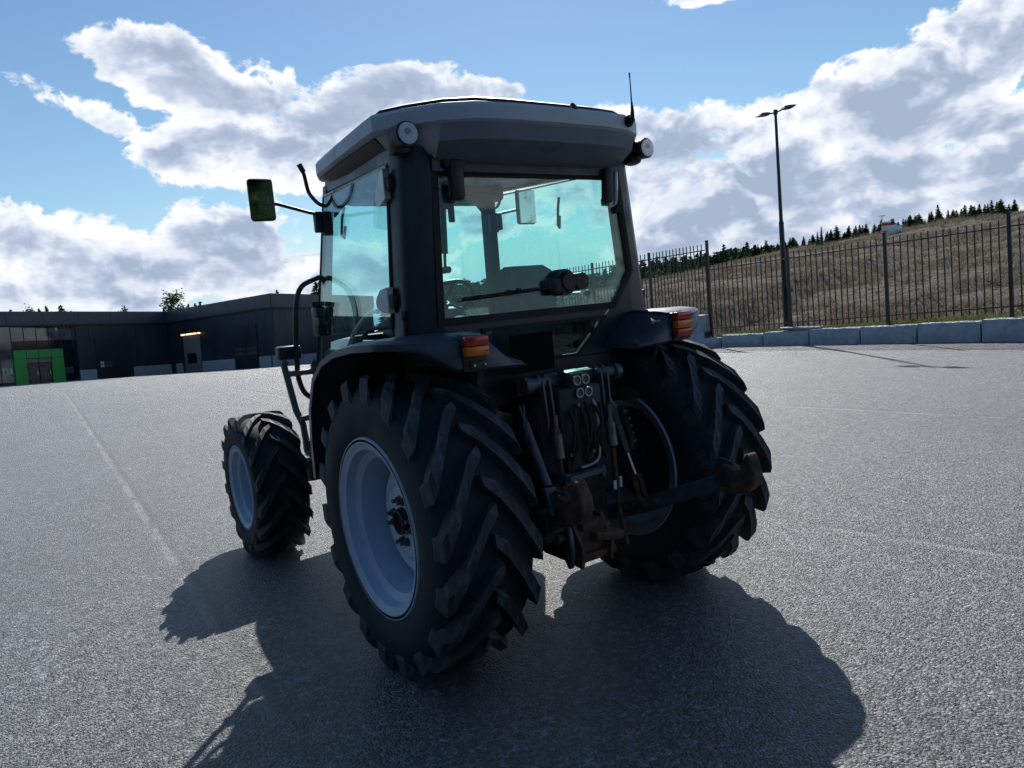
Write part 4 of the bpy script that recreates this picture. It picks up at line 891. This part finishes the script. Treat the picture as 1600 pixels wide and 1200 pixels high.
# ---- fenders with their rear lamps
for s in (-1, 1):
    bm = B(); path = [(.87, .90, 1.10), (.86, 1.12, 1.10), (.80, 1.33, 1.105), (.67, 1.52, 1.11), (.50, 1.625, 1.11), (.30, 1.68, 1.11), (.05, 1.712, 1.11), (-.20, 1.722, 1.105), (-.33, 1.718, 1.03), (-.40, 1.712, .94), (-.445, 1.705, .85)]
    th = .02; top = []; 
    for i, (y, z, xo) in enumerate(path):
        n_ = V((0, path[min(i+1, len(path)-1)][1]-path[max(i-1, 0)][1], -(path[min(i+1, len(path)-1)][0]-path[max(i-1, 0)][0]))); n_.normalize(); n_ = V((0, n_.y, n_.z)) if n_.z > 0 or n_.y > 0 else -n_
        xi = .63
        top.append([V((s*xi, y, z+.008)), V((s*(xi+.12), y, z+.012)), V((s*(xo-.10), y, z+.006)), V((s*(xo-.035), y, z)), V((s*xo, y, z))+V((0, 0, -.012)), V((s*(xo+.002), y, z))-n_*.045, V((s*(xo-.012), y, z))-n_*.045, V((s*(xo-.018), y, z))-n_*.02, V((s*(xo-.10), y, z))-n_*th, V((s*xi, y, z))-n_*th])
    loft(bm, top); fd = part('fender', bm, 'fender_paint', sharp=40)
    # rear face that carries the lamp, running in towards the cab
    bm = B(); up_ = [(1.03, -.33, 1.705), (.94, -.40, 1.702), (.86, -.442, 1.70), (.77, -.452, 1.705), (.64, -.452, 1.705), (.575, -.455, 1.65), (.49, -.455, 1.58), (.40, -.44, 1.555)]
    lo_ = [(1.03, -.335, 1.675), (.94, -.408, 1.655), (.875, -.452, 1.60), (.80, -.468, 1.552), (.64, -.47, 1.545), (.56, -.47, 1.540), (.47, -.465, 1.535), (.38, -.445, 1.53)]
    bk = [(1.00, -.20, 1.71), (.92, -.20, 1.71), (.85, -.20, 1.715), (.76, -.14, 1.72), (.66, -.13, 1.735), (.60, -.13, 1.70), (.52, -.13, 1.63), (.43, -.13, 1.56)]
    bl = [(1.00, -.20, 1.67), (.92, -.22, 1.64), (.85, -.25, 1.60), (.76, -.25, 1.56), (.66, -.20, 1.54), (.60, -.15, 1.54), (.52, -.13, 1.535), (.42, -.13, 1.53)]
    rws = []
    for a, c, e, g in zip(up_, lo_, bk, bl):
        a, c, e, g = [V((s*p[0], p[1], p[2])) for p in (a, c, e, g)]
        rws.append([e, (e+a)/2+V((0, 0, .012)), a+V((0, .012, .002)), a+V((0, 0, -.012)), (a*.5+c*.5)+V((0, -.004, 0)), c+V((0, 0, .012)), c+V((0, .012, 0)), g])
    loft(bm, rws); part('lamp_bracket', bm, 'fender_paint', fd, sharp=40)
    bm = B(); loft(bm, [[V((s*.63, y, z)) for y, z in ((.82, 1.05), (.75, 1.33), (.6, 1.50), (.3, 1.66), (-.2, 1.70), (-.40, 1.60), (-.30, 1.35), (-.2, 1.2))], [V((s*.60, y, z)) for y, z in ((.82, 1.05), (.75, 1.33), (.6, 1.50), (.3, 1.66), (-.2, 1.70), (-.40, 1.58), (-.30, 1.35), (-.2, 1.2))]]); part('fender_inner_panel', bm, 'fender_paint', fd)
    # lamp
    bm = B(); box(bm, (s*.705, -.462, 1.628), (.135, .03, .165), None, .008); box(bm, (s*.69, -.478, 1.575), (.10, .02, .035), None, .004); lm = part('tail_lamp', bm, 'black_plastic')
    bm = B(); box(bm, (s*.705, -.49, 1.690), (.126, .045, .046), None, .008, 2); part('red_lens', bm, 'lamp_red', lm)
    bm = B(); box(bm, (s*.705, -.49, 1.642), (.126, .045, .046), None, .008, 2); part('amber_lens', bm, 'lamp_amber', lm)
    if s > 0:
        bm = B(); box(bm, (s*.705, -.488, 1.594), (.122, .04, .044), None, .008, 2); part('lower_red_lens', bm, 'lamp_red', lm)
    for k in (-1, 1):
        bm = B(); cyl(bm, (s*.69+k*.03, -.486, 1.575), (s*.69+k*.03, -.494, 1.575), .006, 8); part('screw', bm, 'alu', lm)
# number plate
bm = B(); box(bm, (-.215, -.262, 1.575), (.285, .006, .205), None, .0); pt_ = part('number_plate', bm, 'plate_black')
bm = B(); beam(bm, (-.215, -.12, 1.52), (-.215, -.258, 1.55), .06, .03); part('plate_bracket', bm, 'black_steel', pt_)

# ---- inside the cab
st = empty('driver_seat', (0, 0, 0), T)
secs = []
for z, w, y0, d in ((1.60, .22, .25, .10), (1.72, .245, .24, .13), (1.85, .24, .225, .13), (1.95, .225, .21, .12), (2.02, .20, .20, .10), (2.055, .14, .20, .06)):
    secs.append([(.11-w, y0+.01, z), (.11-w*.85, y0-d*.45, z), (.11, y0-d*.55, z), (.11+w*.85, y0-d*.45, z), (.11+w, y0+.01, z), (.11+w*.85, y0+d*.5, z), (.11, y0+d*.45, z), (.11-w*.85, y0+d*.5, z)])
bm = B(); loft(bm, secs); part('backrest', bm, 'seat_fabric', st, sharp=50)
bm = B(); box(bm, (.11, .48, 1.60), (.48, .48, .14), None, .05, 3); part('cushion', bm, 'seat_fabric', st)
bm = B(); box(bm, (.11, .45, 1.45), (.36, .4, .20), None, .04); part('suspension', bm, 'black_plastic', st)
for s in (-1, 1):
    bm = B(); box(bm, (.11+s*.28, .42, 1.76), (.06, .34, .05), None, .02); part('armrest', bm, 'black_plastic', st)
bm = B(); c_ = V((-.02, .98, 1.88)); M_ = Matrix.Rotation(R(-38), 3, 'X'); tube(bm, [c_+M_ @ V((.21*math.cos(k*math.pi/16), .21*math.sin(k*math.pi/16), 0)) for k in range(33)], .016, 8, cap=False)
for k in range(3): a = 2*math.pi*k/3+.5; beam(bm, c_, c_+M_ @ V((.2*math.cos(a), .2*math.sin(a), 0)), .03, .012)
cyl(bm, c_, c_+V((0, .18, -.3)), .035, 12); part('steering_wheel', bm, 'black_plastic')
bm = B(); box(bm, (-.02, 1.25, 1.62), (.62, .24, .42), Matrix.Rotation(-.3, 3, 'X'), .06, 3); part('dashboard', bm, 'black_plastic')
bm = B(); box(bm, (.52, .40, 1.62), (.20, .75, .26), None, .05, 3); part('side_console', bm, 'black_plastic')
for x, y, z, h in ((.50, .12, 1.74, .12), (.46, .32, 1.74, .18), (.54, .45, 1.74, .14), (.48, .6, 1.74, .16)):
    bm = B(); cyl(bm, (x, y, z-.04), (x+.01, y-.02, z+h-.02), .007, 8); lv = part('control_lever', bm, 'alu')
    bm = B(); bmesh.ops.create_uvsphere(bm, u_segments=12, v_segments=8, radius=.022, matrix=Matrix.Translation((x+.01, y-.02, z+h))); part('knob', bm, 'black_plastic', lv)
bm = B(); box(bm, (.18, 1.12, 2.50), (.05, .02, .14), None, .01); box(bm, (-.36, .8, 2.60), (.06, .03, .12), None, .015); part('sun_visor_clip', bm, 'black_plastic')
for (x, y, z) in ((-.60, 1.15, 2.42), (.62, .45, 2.38)):
    bm = B(); tube(bm, [(x, y, z+.12), (x-.03, y-.02, z+.05), (x-.05, y-.03, z-.06), (x-.03, y-.02, z-.08), (x-.005, y, z)], .009, 7); part('inner_grip', bm, 'black_plastic')
bm = B(); tube(bm, [(-.45, -.02, 2.60), (-.44, -.02, 2.53), (-.44, -.02, 2.44)], [.03, .03, .028], 12); part('dome_light', bm, 'alu')
# ---- mirrors, handrail, steps
for s in (-1, 1):
    mr = empty('mirror', (0, 0, 0), T)
    if s < 0: mc = V((-1.095, 1.25, 2.60)); w_, h_ = .152, .26
    else: mc = V((.985, 1.33, 2.565)); w_, h_ = .18, .27
    rot = Matrix.Rotation(s*R(8 if s < 0 else 4), 3, 'Z')
    bm = B(); box(bm, mc, (w_, .05, h_), rot, .022, 3); part('housing', bm, 'black_plastic', mr)
    bm = B(); box(bm, mc+rot @ V((0, -.026, 0)), (w_-.016, .004, h_-.016), rot, .0018, 1); part('mirror_glass', bm, 'mirror', mr)
    a0 = V((s*.775, 1.17, 2.50)) if s < 0 else V((s*.68, 1.28, 2.50))
    bm = B(); tube(bm, [mc+V((-s*w_*.4, .01, -.02)), mc+V((-s*w_*.5-.02*-s*-1, .0, -.025)), a0+V((s*.05, .02, .015)), a0], .011, 8); part('mirror_arm', bm, 'black_steel', mr)
    bm = B(); box(bm, a0+V((0, .0, -.05)), (.055, .05, .13), None, .01); box(bm, a0+V((-s*.05, -.01, -.06)), (.06, .06, .15), None, .01); part('mirror_clamp', bm, 'black_steel', mr)
    bm = B(); tube(bm, [a0+V((s*.075, .0, .285)), a0+V((s*.06, 0, .25)), a0+V((s*.045, .0, .13)), a0+V((s*.0, -.02, .065)), a0+V((-s*.05, -.03, .04)), a0+V((-s*.10, -.03, .10)), a0+V((-s*.12, -.03, .18))], [.017, .012, .012, .012, .011, .011, .011], 9, round_=.05); tube(bm, [a0+V((s*.06, 0, .26)), a0+V((s*.085, .0, .31))], [.016, .018], 9); part('bent_tube', bm, 'black_steel', mr)
bm = B(); tube(bm, [(-.70, 1.36, 2.04), (-.735, 1.32, 2.118), (-.90, 1.31, 2.062), (-.945, 1.30, 1.93), (-.975, 1.30, 1.66), (-.985, 1.30, 1.46), (-.955, 1.29, 1.35), (-.86, 1.27, 1.30)], .017, 10, round_=.09); hr = part('handrail', bm, 'black_steel')
bm = B(); box(bm, (-1.01, 1.36, 1.635), (.15, .09, .09), None, .015); part('side_light', bm, 'black_plastic', hr)
ld = empty('step_ladder', (0, 0, 0), T)
out_ = [(-1.05, 1.30, 1.585), (-1.066, 1.30, 1.56), (-1.036, 1.30, 1.35), (-1.022, 1.30, 1.255), (-.988, 1.30, 1.16), (-.978, 1.30, .98)]
for k, (dx, dz) in enumerate(((0, 0), (.20, -.02))):
    bm = B(); pts_ = [(x+dx, y+.02*k, z+dz) for x, y, z in out_]
    for a_, c_ in zip(pts_, pts_[1:]): beam(bm, a_, c_, .04, .022, V((0, 1, 0)), ext=.008)
    part('side_rail', bm, 'step_alu', ld)
for (x, z) in ((-.95, 1.50), (-.91, 1.20)):
    bm = B(); box(bm, (x, 1.305, z), (.20, .07, .035), None, .006); part('tread', bm, 'step_alu', ld)
bm = B(); box(bm, (-.87, 1.33, 1.0), (.22, .14, .11), None, .02); box(bm, (-.87, 1.28, .955), (.24, .10, .02), None, .005); part('bottom_step', bm, 'black_plastic', ld)
bm = B(); beam(bm, (-.80, 1.36, 1.05), (-.66, 1.40, 1.10), .05, .05); part('step_mount', bm, 'black_steel', ld)

# ---- rear linkage
bm = B(); box(bm, (0, -.33, 1.20), (.30, .10, .34), None, .02); box(bm, (0, -.345, 1.02), (.26, .08, .22), None, .02); part('valve_block', bm, 'cast_iron')
for k, (x, z) in enumerate(((-.03, 1.405), (.03, 1.405), (-.015, 1.335), (.045, 1.335))):
    bm = B(); o_ = V((x, -.39, z)); 
    tube(bm, [o_+V((0, .13, 0)), o_+V((0, .03, 0)), o_+V((0, .0, 0))], [.022, .022, .026], 14)
    cp = part('hydraulic_coupler', bm, 'nut_steel')
    bm = B(); tube(bm, [o_+V((.024*math.cos(a), -.004, .024*math.sin(a))) for a in [j*math.pi/8 for j in range(17)]], .0045, 6, cap=False); part('coupler_ring', bm, 'alu', cp)
bm = B(); box(bm, (0, -.31, 1.37), (.14, .10, .17), None, .015); part('coupler_plate', bm, 'black_steel')
bm = B(); tube(bm, [(-.055, -.37, 1.44), (.0, -.40, 1.448), (.05, -.37, 1.445)], .006, 6); part('dust_cap_strap', bm, 'brass')
for i in range(7):
    rr_ = random.Random(i+3); x = -.10+.035*i; bm = B(); tube(bm, [(x, -.40, 1.27+rr_.uniform(-.03, .03)), (x+rr_.uniform(-.03, .03), -.43, 1.17), (x+rr_.uniform(-.04, .04), -.42, 1.06), (x+rr_.uniform(-.05, .05), -.38, .95)], .010, 7, round_=.04); part('hydraulic_hose', bm, 'black_rubber')
for i in range(8):
    rr_ = random.Random(i+30); bm = B(); x, z = rr_.uniform(-.12, .12), rr_.uniform(.98, 1.28); cyl(bm, (x, -.37, z), (x, -.41, z), .012, 6); part('pipe_fitting', bm, 'nut_steel')
bm = B(); tube(bm, [(.085, -.36, 1.30), (.085, -.40, 1.25), (.10, -.40, 1.05), (.08, -.40, .95), (.02, -.40, .93), (-.05, -.40, .93)], .008, 7, round_=.05); part('steel_pipe', bm, 'alu')
bm = B(); beam(bm, (-.36, -.26, 1.40), (.36, -.26, 1.40), .085, .085); cyl(bm, (-.34, -.26, 1.40), (.34, -.26, 1.40), .05, 16); part('rocker_shaft', bm, 'black_steel')
for s in (-1, 1):
    # lift arm: two cheek plates swung down at the end
    bm = B()
    for dx in (-.022, .022):
        slab(bm, [(s*.205+dx, -.22, 1.45), (s*.205+dx, -.31, 1.455), (s*.205+dx, -.355, 1.42), (s*.20+dx, -.372, 1.20), (s*.20+dx, -.352, 1.13), (s*.20+dx, -.33, 1.14), (s*.205+dx, -.315, 1.36), (s*.205+dx, -.22, 1.36)], .012)
    cyl(bm, (s*.205-.04, -.32, 1.42), (s*.205+.04, -.32, 1.42), .022, 12); cyl(bm, (s*.205, -.32, 1.415), (s*.205+s*.10, -.32, 1.41), .03, 14); cyl(bm, (s*.205+s*.09, -.32, 1.41), (s*.205+s*.13, -.32, 1.41), .045, 16)
    la = part('lift_arm', bm, 'link_steel')
    # hitch lift rod
    bm = B()
    y0 = -.385; xb = s*.19
    cyl(bm, (xb, y0, 1.24), (xb, y0, 1.14), .014, 10); cyl(bm, (xb, y0, 1.165), (xb, y0, 1.13), .022, 6); cyl(bm, (xb, y0, 1.14), (xb, y0-.015, 1.01), .029, 16); hl_ = part('hitch_rod_sleeve', bm, 'rod_steel')
    bm = B()
    if s > 0: tube(bm, [(xb, y0-.012, 1.02), (xb+.005, -.41, .66), (xb+.012, -.425, .56), (xb+.02, -.435, .44)], [.014, .014, .015, .018], 10)
    else: tube(bm, [(xb, y0-.012, 1.02), (xb+.004, -.415, .74)], .014, 10)
    part('hitch_rod', bm, 'rust', hl_)
# outer lift rods
lr = empty('left_lift_rod', (0, 0, 0), T); lr.name = 'lift_rod'
bm = B(); tube(bm, [(-.352, -.34, 1.20), (-.40, -.56, .93)], [.024, .022], 12); cyl(bm, (-.338, -.30, 1.255), (-.354, -.35, 1.19), .014, 8, .028); part('rod_body', bm, 'link_steel', lr)
bm = B(); beam(bm, (-.322, -.29, 1.31), (-.335, -.31, 1.245), .012, .03); beam(bm, (-.355, -.29, 1.31), (-.355, -.33, 1.22), .012, .03); part('upper_fork', bm, 'link_steel', lr)
bm = B()
for d in (-.032, .032): beam(bm, (-.405+d, -.585, .905), (-.415+d, -.64, .80), .014, .036)
beam(bm, (-.44, -.575, .915), (-.372, -.575, .915), .03, .03); cyl(bm, (-.46, -.63, .82), (-.365, -.63, .82), .015, 10); part('lower_fork', bm, 'link_steel', lr)
rr2 = empty('lift_rod', (0, 0, 0), T)
bm = B(); beam(bm, (.285, -.30, 1.22), (.352, -.335, .93), .05, .035); cyl(bm, (.25, -.30, 1.28), (.29, -.305, 1.20), .014, 8, .03); part('rod_body', bm, 'link_steel', rr2)
bm = B(); cyl(bm, (.350, -.334, .94), (.384, -.362, .785), .0135, 14); part('piston_rod', bm, 'chrome', rr2)
bm = B(); beam(bm, (.375, -.31, 1.14), (.405, -.33, .98), .05, .03); box(bm, (.395, -.335, .97), (.055, .04, .07), None, .015); box(bm, (.37, -.31, 1.16), (.05, .04, .04), None, .01); part('cylinder_block', bm, 'black_steel', rr2)
for k in range(4):
    bm = B(); cyl(bm, (.365+.012*k, -.345, 1.13-.045*k), (.365+.012*k, -.36, 1.13-.045*k), .010, 6); part('fitting', bm, 'rod_steel', rr2)
bm = B()
for d in (-.024, .024): beam(bm, (.388+d, -.365, .79), (.418+d, -.38, .62), .012, .03)
beam(bm, (.355, -.362, .785), (.42, -.362, .785), .035, .03); cyl(bm, (.37, -.385, .635), (.48, -.385, .635), .02, 10); part('lower_fork', bm, 'rust', rr2)
# lower links with claw ends
for s in (-1, 1):
    p0 = V((s*.34, .10, .46)); pm = V((s*.42, -.30, .575)); p1 = V((s*.445, -1.0, .86)) if s > 0 else V((s*.40, -.70, .83)); d = (p1-pm).normalized()
    bm = B(); beam(bm, p0, pm, .032, .085, V((1, 0, 0))); ll = None
    for v in bm.verts: pass
    bm.free(); bm = B()
    def bar(a, c, hh, ww):
        a = V(a); c = V(c); dd = (c-a).normalized(); side_ = V((1, 0, 0))-dd*dd.x; side_.normalize(); u_ = side_.cross(dd)
        if u_.z < 0: u_ = -u_
        box(bm, (a+c)/2, (ww, hh, (c-a).length+.03), Matrix((side_, u_, dd)).transposed(), .008, 1)
    bar(p0, pm, .085, .034); bar(pm, p1, .088, .036)
    ll = part('lower_link', bm, 'link_steel')
    for k, f in enumerate((.16, .28)):
        bm = B(); q = pm+(p1-pm)*f; cyl(bm, q+V((-.035, 0, 0)), q+V((.035, 0, 0)), .019, 6); cyl(bm, q+V((-.045, 0, 0)), q+V((.045, 0, 0)), .011, 8); part('link_bolt', bm, 'rod_steel', ll)
    # claw: hooked jaw, open on top, with latch
    side_ = V((1, 0, 0)); u_ = side_.cross(d); u_ = u_ if u_.z > 0 else -u_
    prof = [(-.07, -.05), (.0, -.075), (.09, -.085), (.15, -.06), (.175, .0), (.18, .085), (.16, .10), (.135, .075), (.125, .045), (.10, .022), (.065, .02), (.045, .04), (.035, .075), (.0, .085), (-.05, .06)]
    k_ = 1.0
    bm = B(); slab(bm, [p1+d*a*k_+u_*c*k_ for a, c in prof], .075, side_); bmesh.ops.bevel(bm, geom=bm.edges[:], offset=.008, segments=1, affect='EDGES'); cl = part('claw', bm, 'rust', ll); cl['label'] = 'rusty hooked end of the lower link'
    bm = B(); tube(bm, [p1+d*.085+u_*.032+V((.028*math.cos(j*math.pi/8), 0, 0))+d*(.028*math.sin(j*math.pi/8)) for j in range(17)], .006, 6, cap=False); part('claw_socket', bm, 'brass', ll)
    bm = B(); beam(bm, p1+d*.045+u_*.075, p1-d*.03+u_*.12, .02, .012); cyl(bm, p1+d*.0+u_*.03-side_*.05, p1+d*.0+u_*.03+side_*.05, .018, 8); box(bm, p1-d*.005+u_*.01, (.09, .08, .10), None, .02); part('claw_latch', bm, 'cast_iron', ll)
# hitch frame, pick-up hook, drawbar
bm = B(); beam(bm, (-.20, -.46, .905), (.07, -.44, .905), .055, .03, bev=.006); beam(bm, (-.19, -.30, .90), (-.19, -.46, .90), .03, .06); beam(bm, (.06, -.30, .90), (.06, -.46, .90), .03, .06); part('drawbar_plate', bm, 'link_steel')
hk = empty('pickup_hitch', (0, 0, 0), T)
bm = B(); box(bm, (-.13, -.46, .585), (.22, .20, .13), None, .025); box(bm, (-.06, -.55, .60), (.20, .14, .05), Matrix.Rotation(.18, 3, 'Y'), .015); box(bm, (-.12, -.50, .66), (.16, .12, .05), None, .015); part('hitch_body', bm, 'rust', hk)
bm = B()
for dx in (-.105, .095):
    bm = B(); slab(bm, [(-.13+dx, -.30, .72), (-.13+dx, -.52, .70), (-.13+dx, -.60, .58), (-.13+dx, -.585, .46), (-.13+dx, -.50, .47), (-.13+dx, -.32, .50)], .02)
    part('cheek_plate', bm, 'rust', hk)
bm = B(); slab(bm, [(-.275, -.50, .70), (-.275, -.555, .68), (-.275, -.57, .56), (-.275, -.555, .475), (-.275, -.53, .455), (-.275, -.50, .50)], .03); bmesh.ops.bevel(bm, geom=bm.edges[:], offset=.006, segments=1, affect='EDGES'); part('hook', bm, 'link_steel', hk)
bm = B(); cyl(bm, (-.33, -.50, .62), (.02, -.50, .62), .026, 12); cyl(bm, (-.30, -.53, .52), (.0, -.53, .52), .018, 10); part('hitch_pin', bm, 'nut_steel', hk)
bm = B(); box(bm, (-.12, -.42, .50), (.28, .30, .05), None, .015); beam(bm, (-.12, .2, .48), (-.12, -.40, .48), .10, .04); part('drawbar', bm, 'rust', hk)
bm = B(); box(bm, (-.34, -.42, .66), (.12, .16, .10), None, .02); box(bm, (-.38, -.52, .74), (.14, .12, .12), None, .03); part('stabiliser_block', bm, 'cast_iron', hk)
bm = B(); cyl(bm, (-.0, -.28, .74), (.0, -.38, .74), .022, 14); cyl(bm, (0, -.24, .74), (0, -.30, .74), .07, 18); part('power_shaft', bm, 'rod_steel')
for s in (-1, 1):
    bm = B()
    tube(bm, [(s*.30, .05, .50), (s*.37, -.22, .52), (s*.42, -.40, .58)], .014, 8); part('check_chain', bm, 'rust')
bm = B(); box(bm, (.165, -.42, .79), (.02, .012, .05), None, .002); box(bm, (.21, -.42, .80), (.016, .012, .06), None, .002); part('warning_tag', bm, 'sign_white')
